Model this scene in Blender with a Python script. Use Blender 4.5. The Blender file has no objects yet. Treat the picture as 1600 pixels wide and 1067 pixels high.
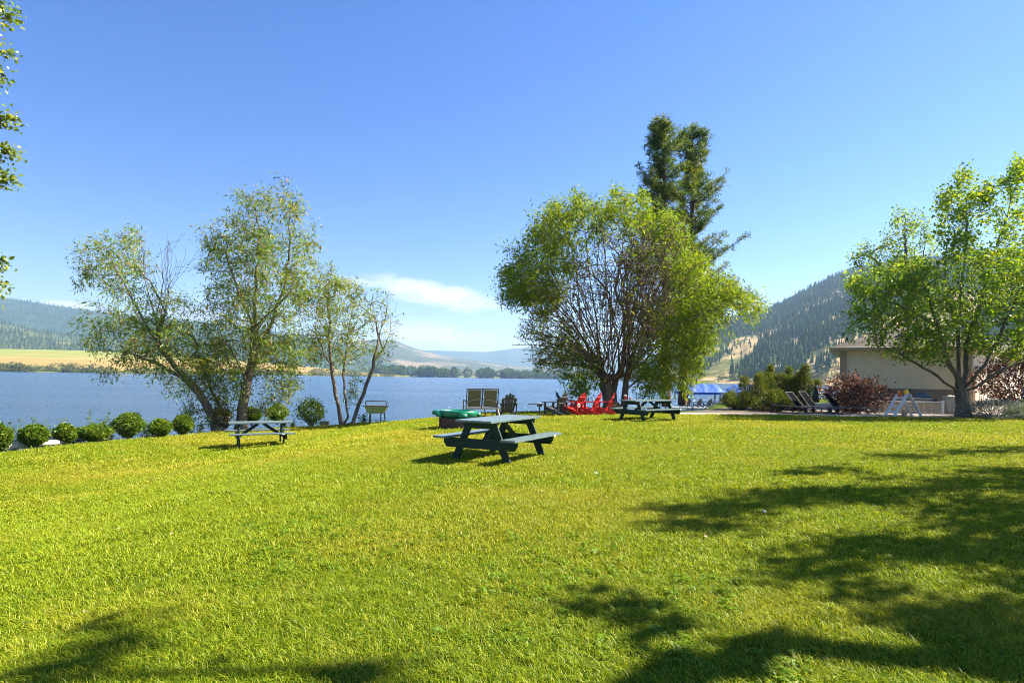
import bpy, bmesh, math, random
import numpy as np
from mathutils import Matrix, Vector

rad = math.radians
SC = bpy.context.scene
C = SC.collection
random.seed(7)

# ------------------------------------------------------------------ camera
F = 950.0            # focal length in pixels of the 1600 px wide photograph
RHO = rad(0.9)       # slight roll of the hand-held camera
HY = 589.5           # eye-level row at the picture's centre column
EYE = 1.5
cam = bpy.data.cameras.new('camera')
cam.sensor_width = 36.0
cam.lens = 36.0 * F / 1600.0
cam.shift_y = (HY - 533.5) / 1600.0
cam.clip_start = 0.05
cam.clip_end = 60000.0
camo = bpy.data.objects.new('camera', cam)
C.objects.link(camo)
camo.matrix_world = (Matrix.Translation((0, 0, EYE)) @ Matrix.Rotation(math.pi / 2, 4, 'X')
                     @ Matrix.Rotation(RHO, 4, 'Z'))
SC.camera = camo

# ------------------------------------------------------------------ sun, sky, exposure
SUN_EL = rad(43.0)
SUN_H = Vector((0.972, 0.235, 0)).normalized()          # towards the sun, on the map
SUN = Vector((SUN_H.x * math.cos(SUN_EL), SUN_H.y * math.cos(SUN_EL), math.sin(SUN_EL)))
sl = bpy.data.lights.new('sun', 'SUN')
sl.energy = 5.0
sl.angle = rad(0.55)
sl.color = (1.0, 0.93, 0.80)
so = bpy.data.objects.new('sun', sl)
C.objects.link(so)
so.rotation_euler = SUN.to_track_quat('Z', 'Y').to_euler()

SC.view_settings.view_transform = 'Standard'
SC.view_settings.look = 'None'
SC.view_settings.gamma = 1.0
SC.view_settings.exposure = 2.0
SC.view_settings.use_curve_mapping = False

W = bpy.data.worlds.new('World')
SC.world = W
W.use_nodes = True
nt = W.node_tree
N, L = nt.nodes, nt.links
N.clear()


def nd(t, **k):
    n = N.new(t)
    for a, b in k.items():
        setattr(n, a, b)
    return n


def mth(op, a, b=None, c=None, clamp=False):
    n = N.new('ShaderNodeMath')
    n.operation = op
    n.use_clamp = clamp
    for i, v in enumerate((a, b, c)):
        if v is None:
            continue
        if isinstance(v, (int, float)):
            n.inputs[i].default_value = v
        else:
            L.new(v, n.inputs[i])
    return n.outputs[0]


sky = nd('ShaderNodeTexSky', sky_type='NISHITA')
sky.sun_disc = False
sky.sun_elevation = SUN_EL
sky.sun_rotation = math.atan2(SUN_H.x, SUN_H.y)
sky.altitude = 400
sky.air_density = 1.15
sky.dust_density = 0.25
sky.ozone_density = 2.2
hs = nd('ShaderNodeHueSaturation')
hs.inputs['Saturation'].default_value = 1.32
hs.inputs['Hue'].default_value = 0.508
L.new(sky.outputs[0], hs.inputs['Color'])
tc = nd('ShaderNodeTexCoord')
sep = nd('ShaderNodeSeparateXYZ')
L.new(tc.outputs['Generated'], sep.inputs[0])
yy = mth('MAXIMUM', sep.outputs[1], 0.02)
A_ = mth('DIVIDE', sep.outputs[0], yy)
B_ = mth('DIVIDE', sep.outputs[2], yy)
front = mth('GREATER_THAN', sep.outputs[1], 0.15)
cmb = nd('ShaderNodeCombineXYZ')
L.new(A_, cmb.inputs[0])
L.new(mth('MULTIPLY', B_, 3.2), cmb.inputs[1])
nz = nd('ShaderNodeTexNoise')
nz.inputs['Scale'].default_value = 9.0
nz.inputs['Detail'].default_value = 9.0
nz.inputs['Roughness'].default_value = 0.62
nz.inputs['Distortion'].default_value = 0.5
L.new(cmb.outputs[0], nz.inputs['Vector'])
nzo = mth('SUBTRACT', nz.outputs[0], 0.5)
total = None
# (px, py, half width, half height, tilt, density): thin high clouds over the far ridge
for (px, py, rx, ry, tilt, dens) in ((672, 457, 125, 24, 0.22, 0.95), (735, 470, 60, 17, 0.2, 0.7),
                                     (668, 526, 128, 26, 0.08, 0.95), (108, 480, 62, 12, 0.1, 0.85),
                                     (560, 440, 60, 10, 0.12, 0.5), (300, 492, 90, 12, 0.1, 0.45)):
    cx, cy = (px - 800) / F, (HY - py - (px - 800) * RHO * -1 * -1) / F
    cy = (HY - py + (px - 800) * RHO) / F
    dx = mth('SUBTRACT', A_, cx)
    dy = mth('SUBTRACT', B_, cy)
    ct, st = math.cos(tilt), math.sin(tilt)
    u = mth('SUBTRACT', mth('MULTIPLY', dx, ct), mth('MULTIPLY', dy, st))
    v = mth('ADD', mth('MULTIPLY', dx, st), mth('MULTIPLY', dy, ct))
    u = mth('DIVIDE', u, rx / F)
    v = mth('DIVIDE', v, ry / F)
    r = mth('SQRT', mth('ADD', mth('MULTIPLY', u, u), mth('MULTIPLY', v, v)))
    e = mth('ADD', mth('SUBTRACT', 1.0, r), mth('MULTIPLY', nzo, 1.9))
    mr = nd('ShaderNodeMapRange', interpolation_type='SMOOTHSTEP')
    mr.inputs['From Min'].default_value = 0.0
    mr.inputs['From Max'].default_value = 0.75
    mr.inputs['To Max'].default_value = dens
    L.new(e, mr.inputs['Value'])
    total = mr.outputs[0] if total is None else mth('MAXIMUM', total, mr.outputs[0])
total = mth('MULTIPLY', total, front)
mx = nd('ShaderNodeMixRGB')
tn = nd('ShaderNodeMixRGB', blend_type='MULTIPLY')
tn.inputs[0].default_value = 1.0
tn.inputs[2].default_value = (0.70, 0.68, 0.83, 1)
L.new(hs.outputs[0], tn.inputs[1])
L.new(total, mx.inputs[0])
L.new(tn.outputs[0], mx.inputs[1])
mx.inputs[2].default_value = (4.9, 5.0, 5.2, 1)
bg = nd('ShaderNodeBackground')
bg.inputs['Strength'].default_value = 0.063
L.new(mx.outputs[0], bg.inputs['Color'])
wo = nd('ShaderNodeOutputWorld')
L.new(bg.outputs[0], wo.inputs[0])

cy_ = SC.cycles
cy_.use_denoising = True
cy_.denoising_prefilter = 'NONE'
cy_.filter_width = 1.0
SC.render.filter_size = 1.0
cy_.max_bounces = 8
cy_.diffuse_bounces = 4
cy_.glossy_bounces = 3
cy_.transmission_bounces = 5
cy_.transparent_max_bounces = 6
cy_.volume_bounces = 0
cy_.caustics_reflective = False
cy_.caustics_refractive = False
cy_.sample_clamp_indirect = 6.0

# ------------------------------------------------------------------ from photograph to place
cR, sR = math.cos(RHO), math.sin(RHO)


def at(px, py, D):
    """the point at depth D metres seen at pixel (px, py) of the photograph"""
    u, v = px - 800.0, HY - py
    return Vector(((u * cR - v * sR) / F * D, D, EYE + (u * sR + v * cR) / F * D))


def sm(t):
    t = np.clip(t, 0, 1)
    return t * t * (3 - 2 * t)


def zg(x, y):
    """height of the lawn: level, sinking towards the lake on the left"""
    return -0.8 * sm((-np.asarray(x, float) - 1) / 8.0) + 0.0


def gp(px, py):
    """the point of the lawn seen at pixel (px, py)"""
    D = 12.0
    r = at(px, py, 1.0)
    a, b = r.x, r.z - EYE
    for _ in range(60):
        D = 0.5 * D + 0.5 * (EYE - float(zg(a * D, D))) / max(-b, 1e-4)
    return Vector((a * D, D, float(zg(a * D, D))))


def vnoise(x, y, seed=0):
    x = np.asarray(x, float)
    y = np.asarray(y, float)
    xi, yi = np.floor(x).astype(np.int64), np.floor(y).astype(np.int64)
    xf, yf = x - xi, y - yi

    def h(a, b):
        n = (a * 374761393 + b * 668265263 + seed * 974634777) & 0xffffffff
        n = ((n ^ (n >> 13)) * 1274126177) & 0xffffffff
        return ((n ^ (n >> 16)) & 0xffff) / 65535.0
    u, v = xf * xf * (3 - 2 * xf), yf * yf * (3 - 2 * yf)
    return ((h(xi, yi) * (1 - u) + h(xi + 1, yi) * u) * (1 - v)
            + (h(xi, yi + 1) * (1 - u) + h(xi + 1, yi + 1) * u) * v)


def fbm(x, y, o=4, seed=0):
    s = 0
    a = 0.5
    for i in range(o):
        s = s + a * (vnoise(x * 2 ** i, y * 2 ** i, seed + i) - 0.5)
        a *= 0.5
    return s


# ------------------------------------------------------------------ objects
def tag(o, label=None, cat=None, group=None, kind=None):
    for k, v in (('label', label), ('category', cat), ('group', group), ('kind', kind)):
        if v:
            o[k] = v
    return o


def thing(name, loc=(0, 0, 0), rz=0.0, label=None, cat=None, group=None):
    o = bpy.data.objects.new(name, None)
    o.empty_display_size = 0.2
    C.objects.link(o)
    o.location = loc
    o.rotation_euler = (0, 0, rz)
    return tag(o, label, cat, group)


def link(name, me, mat=None, parent=None, bevel=0.0, smooth=False):
    o = bpy.data.objects.new(name, me)
    C.objects.link(o)
    if mat is not None and not me.materials:
        me.materials.append(mat)
    if parent is not None:
        o.parent = parent
    if smooth:
        me.polygons.foreach_set('use_smooth', np.ones(len(me.polygons), bool))
    if bevel:
        b = o.modifiers.new('bevel', 'BEVEL')
        b.width = bevel
        b.segments = 2
        b.limit_method = 'ANGLE'
    return o


def np_mesh(name, V, Q, T=None):
    """mesh from arrays: V (n,3), Q (m,4) quads, T (k,3) triangles"""
    me = bpy.data.meshes.new(name)
    V = np.asarray(V, np.float32)
    Q = np.zeros((0, 4), np.int32) if Q is None else np.asarray(Q, np.int32)
    T = np.zeros((0, 3), np.int32) if T is None else np.asarray(T, np.int32)
    me.vertices.add(len(V))
    me.vertices.foreach_set('co', V.ravel())
    nl = Q.size + T.size
    me.loops.add(nl)
    me.loops.foreach_set('vertex_index', np.concatenate([Q.ravel(), T.ravel()]))
    me.polygons.add(len(Q) + len(T))
    st = np.concatenate([np.arange(len(Q)) * 4, Q.size + np.arange(len(T)) * 3]).astype(np.int32)
    me.polygons.foreach_set('loop_start', st)
    me.update(calc_edges=True)
    me.validate()
    return me


class MB:
    """collects boxes, boards, tubes and turned shapes and links them as one mesh"""

    def __init__(s):
        s.v, s.f = [], []

    def add(s, vs, fs):
        k = len(s.v)
        s.v += [tuple(v) for v in vs]
        s.f += [tuple(i + k for i in f) for f in fs]
        return s

    def box(s, c, d, M=None):
        x, y, z = d[0] / 2, d[1] / 2, d[2] / 2
        vs = [Vector((i, j, k)) for i in (-x, x) for j in (-y, y) for k in (-z, z)]
        if M is not None:
            vs = [M @ v for v in vs]
        vs = [v + Vector(c) for v in vs]
        return s.add(vs, [(0, 1, 3, 2), (4, 6, 7, 5), (0, 4, 5, 1), (2, 3, 7, 6), (0, 2, 6, 4), (1, 5, 7, 3)])

    def beam(s, p, q, w, h, up=(0, 0, 1)):
        """board from p to q, w across, h along 'up'"""
        p, q = Vector(p), Vector(q)
        d = (q - p).normalized()
        up = Vector(up)
        side = d.cross(up)
        if side.length < 1e-5:
            side = d.cross(Vector((1, 0, 0)))
        side.normalize()
        u = side.cross(d)
        vs = []
        for e in (p, q):
            for a, b in ((-1, -1), (1, -1), (1, 1), (-1, 1)):
                vs.append(e + side * (a * w / 2) + u * (b * h / 2))
        return s.add(vs, [(3, 2, 1, 0), (4, 5, 6, 7), (0, 1, 5, 4), (1, 2, 6, 5), (2, 3, 7, 6), (3, 0, 4, 7)])

    def prism(s, pts, axis, lo, hi):
        """outline pts (2-D) pushed along an axis ('x','y','z')"""
        def mk(a, b, t):
            return {'x': (t, a, b), 'y': (a, t, b), 'z': (a, b, t)}[axis]
        n = len(pts)
        vs = [mk(a, b, lo) for a, b in pts] + [mk(a, b, hi) for a, b in pts]
        fs = [tuple(range(n))[::-1], tuple(range(n, 2 * n))]
        fs += [(i, (i + 1) % n, n + (i + 1) % n, n + i) for i in range(n)]
        return s.add(vs, fs)

    def tube(s, pts, r, k=8, cap=True):
        pts = [Vector(p) for p in pts]
        n = len(pts)
        rs = r if isinstance(r, (list, tuple)) else [r] * n
        ref = None
        vs = []
        for i, p in enumerate(pts):
            d = (pts[min(i + 1, n - 1)] - pts[max(i - 1, 0)]).normalized()
            if ref is None:
                ref = d.orthogonal().normalized()
            a = (ref - d * ref.dot(d)).normalized()
            ref = a
            b = d.cross(a)
            for j in range(k):
                t = 2 * math.pi * j / k
                vs.append(p + (a * math.cos(t) + b * math.sin(t)) * rs[i])
        fs = []
        for i in range(n - 1):
            for j in range(k):
                fs.append((i * k + j, i * k + (j + 1) % k, (i + 1) * k + (j + 1) % k, (i + 1) * k + j))
        if cap:
            fs.append(tuple(range(k))[::-1])
            fs.append(tuple((n - 1) * k + j for j in range(k)))
        return s.add(vs, fs)

    def lathe(s, prof, c=(0, 0, 0), k=20, sx=1.0, sy=1.0, M=None):
        vs, fs = [], []
        n = len(prof)
        for r, z in prof:
            for j in range(k):
                t = 2 * math.pi * j / k
                v = Vector((r * sx * math.cos(t), r * sy * math.sin(t), z))
                if M is not None:
                    v = M @ v
                vs.append(v + Vector(c))
        for i in range(n - 1):
            for j in range(k):
                fs.append((i * k + j, i * k + (j + 1) % k, (i + 1) * k + (j + 1) % k, (i + 1) * k + j))
        fs.append(tuple(range(k))[::-1])
        fs.append(tuple((n - 1) * k + j for j in range(k)))
        return s.add(vs, fs)

    def mesh(s, name):
        me = bpy.data.meshes.new(name)
        me.from_pydata(s.v, [], s.f)
        me.update()
        return me

    def build(s, name, mat, parent=None, bevel=0.0, smooth=False):
        return link(name, s.mesh(name), mat, parent, bevel, smooth)


def kids(o):
    return [c for c in C.objects if c.parent == o]


def copy_tree(o, parent=None):
    c = o.copy()
    C.objects.link(c)
    if parent is not None:
        c.parent = parent
    for ch in kids(o):
        copy_tree(ch, c)
    return c


# ------------------------------------------------------------------ materials
def new_mat(name):
    m = bpy.data.materials.new(name)
    m.use_nodes = True
    t = m.node_tree
    t.nodes.clear()
    out = t.nodes.new('ShaderNodeOutputMaterial')
    return m, t, out


def lin(c):
    return (c[0], c[1], c[2], 1.0)


def ramp(t, fac, stops, interp='LINEAR'):
    r = t.nodes.new('ShaderNodeValToRGB')
    r.color_ramp.interpolation = interp
    els = r.color_ramp.elements
    while len(els) < len(stops):
        els.new(0.5)
    for e, (p, c) in zip(els, stops):
        e.position = p
        e.color = lin(c)
    t.links.new(fac, r.inputs[0])
    return r.outputs[0]


def noise(t, scale, detail=4, rough=0.6, vec=None, stretch=None):
    n = t.nodes.new('ShaderNodeTexNoise')
    n.inputs['Scale'].default_value = scale
    n.inputs['Detail'].default_value = detail
    n.inputs['Roughness'].default_value = rough
    if vec is not None:
        if stretch:
            mp = t.nodes.new('ShaderNodeMapping')
            mp.inputs['Scale'].default_value = stretch
            t.links.new(vec, mp.inputs[0])
            vec = mp.outputs[0]
        t.links.new(vec, n.inputs['Vector'])
    return n.outputs[0]


def mixc(t, fac, a, b, mode='MIX'):
    n = t.nodes.new('ShaderNodeMixRGB')
    n.blend_type = mode
    for i, v in enumerate((fac, a, b)):
        if isinstance(v, (int, float)):
            n.inputs[i].default_value = v if i == 0 else (v, v, v, 1)
        elif isinstance(v, tuple):
            n.inputs[i].default_value = lin(v)
        else:
            t.links.new(v, n.inputs[i])
    return n.outputs[0]


def paint(name, c, rough=0.5, var=0.25, scale=6.0, bump=0.15, bscale=40.0, stretch=None, wear=None, metal=0.0, spec=0.5):
    """a solid material with uneven colour, fine relief and, if asked, worn places of another colour"""
    m, t, out = new_mat(name)
    p = t.nodes.new('ShaderNodeBsdfPrincipled')
    co = t.nodes.new('ShaderNodeTexCoord').outputs['Object']
    n1 = noise(t, scale, 5, 0.65, co, stretch)
    lo = tuple(x * (1 - var) for x in c)
    hi = tuple(min(1, x * (1 + var)) for x in c)
    col = ramp(t, n1, ((0.3, lo), (0.7, hi)))
    if wear:
        n2 = noise(t, scale * 2.3, 6, 0.7, co, stretch)
        f = ramp(t, n2, ((wear[1], (0, 0, 0)), (wear[1] + 0.12, (1, 1, 1))))
        col = mixc(t, f, col, wear[0])
    t.links.new(col, p.inputs['Base Color'])
    p.inputs['Roughness'].default_value = rough
    p.inputs['Metallic'].default_value = metal
    p.inputs['Specular IOR Level'].default_value = spec
    if bump:
        b = t.nodes.new('ShaderNodeBump')
        b.inputs['Strength'].default_value = bump
        b.inputs['Distance'].default_value = 0.01
        t.links.new(noise(t, bscale, 5, 0.7, co, stretch), b.inputs['Height'])
        t.links.new(b.outputs[0], p.inputs['Normal'])
    t.links.new(p.outputs[0], out.inputs[0])
    return m


def leafmat(name, stops, trans=0.42, gloss=0.06, patch=None, pscale=0.6, tint=None):
    """foliage: every leaf its own colour out of 'stops', light shining through; 'patch' tints whole sprays"""
    m, t, out = new_mat(name)
    g = t.nodes.new('ShaderNodeNewGeometry')
    col = ramp(t, g.outputs['Random Per Island'], stops)
    if patch:
        n = noise(t, pscale, 2, 0.5, g.outputs['Position'])
        f = ramp(t, n, ((0.42, (0, 0, 0)), (0.62, (1, 1, 1))))
        col = mixc(t, f, col, mixc(t, 1.0, col, patch, 'MULTIPLY'))
    d = t.nodes.new('ShaderNodeBsdfDiffuse')
    tr = t.nodes.new('ShaderNodeBsdfTranslucent')
    t.links.new(col, d.inputs[0])
    warm = mixc(t, 1.0, col, tint or (1.35, 1.25, 0.55), 'MULTIPLY')
    t.links.new(warm, tr.inputs[0])
    mx = t.nodes.new('ShaderNodeMixShader')
    mx.inputs[0].default_value = trans
    t.links.new(d.outputs[0], mx.inputs[1])
    t.links.new(tr.outputs[0], mx.inputs[2])
    gl = t.nodes.new('ShaderNodeBsdfGlossy')
    gl.inputs['Roughness'].default_value = 0.45
    m2 = t.nodes.new('ShaderNodeMixShader')
    m2.inputs[0].default_value = gloss
    t.links.new(mx.outputs[0], m2.inputs[1])
    t.links.new(gl.outputs[0], m2.inputs[2])
    t.links.new(m2.outputs[0], out.inputs[0])
    return m


def barkmat(name, a, b, scale=9.0):
    m, t, out = new_mat(name)
    p = t.nodes.new('ShaderNodeBsdfPrincipled')
    co = t.nodes.new('ShaderNodeTexCoord').outputs['Object']
    n1 = noise(t, scale, 6, 0.7, co, (1, 1, 0.22))
    t.links.new(ramp(t, n1, ((0.3, a), (0.7, b))), p.inputs['Base Color'])
    p.inputs['Roughness'].default_value = 0.95
    p.inputs['Specular IOR Level'].default_value = 0.15
    bm = t.nodes.new('ShaderNodeBump')
    bm.inputs['Strength'].default_value = 0.9
    bm.inputs['Distance'].default_value = 0.04
    t.links.new(n1, bm.inputs['Height'])
    t.links.new(bm.outputs[0], p.inputs['Normal'])
    t.links.new(p.outputs[0], out.inputs[0])
    return m


# ================================================================== THE SETTING
LAKE_Z = -1.35
HAZE = 0.000115


def scatter(name, P, R, S, I, protos, tint=None, kind='stuff', label=None, cat=None):
    """one object of uncountable small things: the protos set out at points P"""
    me = bpy.data.meshes.new(name)
    P = np.asarray(P, np.float32)
    n = len(P)
    me.vertices.add(n)
    me.vertices.foreach_set('co', P.ravel())
    for nm, ty, arr in (('rot', 'FLOAT_VECTOR', R), ('siz', 'FLOAT', S), ('pick', 'INT', I),
                        ('tint', 'FLOAT', tint if tint is not None else np.zeros(n))):
        a = me.attributes.new(nm, ty, 'POINT')
        a.data.foreach_set('vector' if ty == 'FLOAT_VECTOR' else 'value',
                           np.asarray(arr, np.int32 if ty == 'INT' else np.float32).ravel())
    o = link(name, me)
    coll = bpy.data.collections.new(name + '_kinds')
    for i, (pm, mat) in enumerate(protos):
        if mat is not None and not pm.materials:
            pm.materials.append(mat)
        po = bpy.data.objects.new('%s_kind_%02d' % (name, i), pm)
        coll.objects.link(po)
    g = bpy.data.node_groups.new(name, 'GeometryNodeTree')
    g.interface.new_socket('Geometry', in_out='INPUT', socket_type='NodeSocketGeometry')
    g.interface.new_socket('Geometry', in_out='OUTPUT', socket_type='NodeSocketGeometry')
    a = g.nodes.new('NodeGroupInput')
    z = g.nodes.new('NodeGroupOutput')
    ip = g.nodes.new('GeometryNodeInstanceOnPoints')
    ci = g.nodes.new('GeometryNodeCollectionInfo')
    ci.inputs['Collection'].default_value = coll
    ci.inputs['Separate Children'].default_value = True
    ci.inputs['Reset Children'].default_value = True
    ip.inputs['Pick Instance'].default_value = True

    def attr(nm, ty):
        q = g.nodes.new('GeometryNodeInputNamedAttribute')
        q.data_type = ty
        q.inputs['Name'].default_value = nm
        return [s for s in q.outputs if s.enabled and s.name == 'Attribute'][0]
    g.links.new(a.outputs[0], ip.inputs['Points'])
    g.links.new(ci.outputs[0], ip.inputs['Instance'])
    g.links.new(attr('pick', 'INT'), ip.inputs['Instance Index'])
    e2r = g.nodes.new('FunctionNodeEulerToRotation')
    g.links.new(attr('rot', 'FLOAT_VECTOR'), e2r.inputs[0])
    g.links.new(e2r.outputs[0], ip.inputs['Rotation'])
    g.links.new(attr('siz', 'FLOAT'), ip.inputs['Scale'])
    g.links.new(ip.outputs[0], z.inputs[0])
    md = o.modifiers.new('scatter', 'NODES')
    md.node_group = g
    return tag(o, label, cat, kind=kind)


# ---- land and shore
edge_px = [(0, 709), (60, 701), (120, 694), (220, 686), (330, 676), (430, 670), (500, 666), (560, 662), (620, 659)]
shore = [(-70, -30), (-40, 4), (-24, 13)]
for e in edge_px:
    p = gp(*e)
    shore.append((p.x, p.y + 0.3))
shore += [(-2.6, 23.6), (-0.6, 25.6), (2.0, 27.2), (5.0, 28.6), (8.0, 29.3), (10.5, 32.0), (12.5, 38.0), (16, 46),
          (30, 58), (60, 70), (140, 90), (140, -40)]
SH = np.array(shore)


def shore_dist(x, y):
    """distance to the shore line: positive on the lake side, negative on land"""
    x = np.asarray(x, float)
    y = np.asarray(y, float)
    best = np.full(x.shape, 1e9)
    ins = np.zeros(x.shape, bool)
    n = len(SH)
    for i in range(n):
        ax, ay = SH[i]
        bx, by = SH[(i + 1) % n]
        ex, ey = bx - ax, by - ay
        t = np.clip(((x - ax) * ex + (y - ay) * ey) / (ex * ex + ey * ey), 0, 1)
        best = np.minimum(best, np.hypot(x - ax - t * ex, y - ay - t * ey))
        c = ((ay > y) != (by > y)) & (x < (bx - ax) * (y - ay) / (by - ay + 1e-12) + ax)
        ins ^= c
    return np.where(ins, -best, best)


def grid_mesh(name, X, Y, Z):
    nv, nu = X.shape
    V = np.stack([X, Y, Z], -1).reshape(-1, 3)
    i = np.arange(nv * nu).reshape(nv, nu)
    Q = np.stack([i[:-1, :-1], i[:-1, 1:], i[1:, 1:], i[1:, :-1]], -1).reshape(-1, 4)
    return np_mesh(name, V, Q)


xs = np.concatenate([np.arange(-70, -24, 2.0), np.arange(-24, 26, 0.3), np.arange(26, 60, 1.5), np.arange(60, 141, 8)])
ys = np.concatenate([np.arange(-30, -2, 2.0), np.arange(-2, 34, 0.3), np.arange(34, 60, 1.2), np.arange(60, 101, 5)])
X, Y = np.meshgrid(xs, ys)
D_ = shore_dist(X, Y)
Z = zg(X, Y) + 0.05 * fbm(X * 0.35, Y * 0.35, 3, 5) - sm((D_ + 0.15) / 1.9) * 2.2
LAND = (X, Y, D_)

gm, t, out = new_mat('lawn soil and thatch')
p = t.nodes.new('ShaderNodeBsdfPrincipled')
gco = t.nodes.new('ShaderNodeNewGeometry').outputs['Position']
c1 = ramp(t, noise(t, 0.5, 4, 0.6, gco), ((0.35, (0.08, 0.14, 0.008)), (0.6, (0.12, 0.16, 0.012)), (0.75, (0.17, 0.16, 0.03))))
c2 = ramp(t, noise(t, 60, 4, 0.7, gco), ((0.3, (0.2, 0.2, 0.2)), (0.7, (0.9, 0.9, 0.9))))
t.links.new(mixc(t, 1.0, c1, c2, 'MULTIPLY'), p.inputs['Base Color'])
p.inputs['Roughness'].default_value = 1
p.inputs['Specular IOR Level'].default_value = 0.05
t.links.new(p.outputs[0], out.inputs[0])
ground = link('lawn', grid_mesh('lawn', X, Y, Z), gm, smooth=True)
tag(ground, kind='structure')

# ---- the wide ground under everything
wide = MB().box((0, 4000, -14), (60000, 60000, 2)).build('ground', paint('lake bed', (0.07, 0.075, 0.06), 1.0, bump=0))
tag(wide, kind='structure')

# ---- lake
wm, t, out = new_mat('lake water')
p = t.nodes.new('ShaderNodeBsdfPrincipled')
p.inputs['Base Color'].default_value = (0.03, 0.075, 0.145, 1)
p.inputs['Roughness'].default_value = 0.16
p.inputs['IOR'].default_value = 1.33
gw = t.nodes.new('ShaderNodeNewGeometry').outputs['Position']
w1 = noise(t, 0.9, 6, 0.62, gw, (1.0, 1.7, 1.0))
w2 = noise(t, 0.035, 3, 0.5, gw, (0.5, 1.6, 1.0))
b = t.nodes.new('ShaderNodeBump')
b.inputs['Strength'].default_value = 1.0
b.inputs['Distance'].default_value = 0.8
hh = t.nodes.new('ShaderNodeMath')
hh.operation = 'MULTIPLY'
t.links.new(w1, hh.inputs[0])
t.links.new(ramp(t, w2, ((0.3, (0.35, 0.35, 0.35)), (0.7, (1.25, 1.25, 1.25)))), hh.inputs[1])
t.links.new(hh.outputs[0], b.inputs['Height'])
t.links.new(b.outputs[0], p.inputs['Normal'])
t.links.new(p.outputs[0], out.inputs[0])
lk = np_mesh('lake', [(-9000, -300, LAKE_Z), (9000, -300, LAKE_Z), (9000, 11000, LAKE_Z), (-9000, 11000, LAKE_Z)], [(0, 1, 2, 3)])
lake = link('lake', lk, wm)
tag(lake, kind='structure')


# ---- hills: each is terrain with its own distance, height and slope
def hillmat(name, a, b, scale, c=None, cfrac=0.6, cscale=None, stretch=None, bump=0.0, a2=None):
    m, t, out = new_mat(name)
    p = t.nodes.new('ShaderNodeBsdfPrincipled')
    g = t.nodes.new('ShaderNodeNewGeometry').outputs['Position']
    col = ramp(t, noise(t, scale, 6, 0.72, g, stretch), ((0.35, a), (0.65, b)))
    if c:
        f = ramp(t, noise(t, cscale, 6, 0.65, g, stretch), ((cfrac, (0, 0, 0)), (cfrac + 0.06, (1, 1, 1))))
        col = mixc(t, f, col, c)
    t.links.new(col, p.inputs['Base Color'])
    p.inputs['Roughness'].default_value = 1
    p.inputs['Specular IOR Level'].default_value = 0.0
    t.links.new(p.outputs[0], out.inputs[0])
    return m


class Hill:
    def __init__(s, ridge, D0, D1, zb=-2.5, power=1.0, rough=0.05, seed=0, base=None, gscale=6.0):
        s.r = np.array(ridge, float)
        s.D0, s.D1, s.zb, s.pw, s.rough, s.seed, s.gs = D0, D1, zb, power, rough, seed, gscale
        s.base = np.array(base, float) if base is not None else None

    def pt(s, px, v):
        px = np.asarray(px, float)
        v = np.asarray(v, float)
        d0 = s.D0 if s.base is None else np.interp(px, s.base[:, 0], s.base[:, 1])
        py = np.interp(px, s.r[:, 0], s.r[:, 1])
        u, w = px - 800.0, HY - py
        a = (u * cR - w * sR) / F
        zr = EYE + (u * sR + w * cR) / F * s.D1
        vv = np.minimum(v, 1.0)
        D = d0 + (s.D1 - d0) * v
        q = fbm(a * s.gs, v * 1.3 + a * 2.0, 5, s.seed)
        z = s.zb + (zr - s.zb) * (vv ** s.pw + q * s.rough * 4 * vv * (1.02 - vv))
        z = z - np.maximum(v - 1, 0) ** 1.2 * (zr - s.zb) * 1.5
        return a * D, D, z

    def build(s, name, mat, nu=260, nv=70):
        px = np.linspace(s.r[0, 0], s.r[-1, 0], nu)
        v = np.concatenate([np.linspace(0, 1, nv), np.linspace(1.05, 1.7, 10)])
        PX, V = np.meshgrid(px, v)
        o = link(name, grid_mesh(name, *s.pt(PX, V)), mat, smooth=True)
        return tag(o, kind='structure')


far_ridge = Hill([(300, 560), (560, 552), (640, 547), (690, 548), (760, 550), (800, 545), (835, 542), (900, 546), (1000, 552),
                  (1100, 560), (1300, 570)], 5600, 6800, -5, 0.8, 0.10, 3, gscale=14)
far_ridge.build('mountain_ridge', hillmat('far ridge forest', (0.035, 0.055, 0.03), (0.07, 0.085, 0.045), 0.006, (0.19, 0.15, 0.075), 0.60, 0.0022))
brown = Hill([(250, 545), (420, 552), (470, 548), (520, 536), (560, 533), (592, 530), (620, 533), (650, 545), (690, 556), (760, 566),
              (830, 574), (900, 580)], 2900, 4600, -5, 0.75, 0.13, 11, gscale=20)
brown.build('brown_hill', hillmat('brown hill', (0.04, 0.055, 0.03), (0.07, 0.08, 0.04), 0.008, (0.19, 0.14, 0.075), 0.53, 0.003))
left_hill = Hill([(-900, 470), (-500, 440), (-250, 452), (-60, 462), (0, 465), (40, 470), (78, 477), (120, 482), (170, 489), (230, 496), (290, 501),
                  (360, 508), (430, 518), (480, 527), (530, 538), (590, 552), (680, 574)], 2600, 3700, -5, 0.9, 0.10, 21, gscale=9)
left_hill.build('forested_hill', hillmat('left hill forest', (0.022, 0.042, 0.018), (0.05, 0.075, 0.03), 0.01, (0.16, 0.13, 0.07), 0.66, 0.004))
wood_hill = Hill([(-900, 500), (-300, 500), (-60, 500), (0, 506), (30, 511), (60, 519), (110, 525), (160, 529), (200, 535), (260, 545),
                  (330, 555), (420, 566), (520, 577), (600, 584)], 1450, 2300, 40, 1.0, 0.06, 31, gscale=12, base=[(-900, 1450), (520, 1450)])
wood_hill.zb = -3
wood_hill.build('wooded_slope', hillmat('slope grass', (0.055, 0.075, 0.025), (0.10, 0.11, 0.04), 0.02, (0.24, 0.18, 0.09), 0.6, 0.008))
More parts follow.
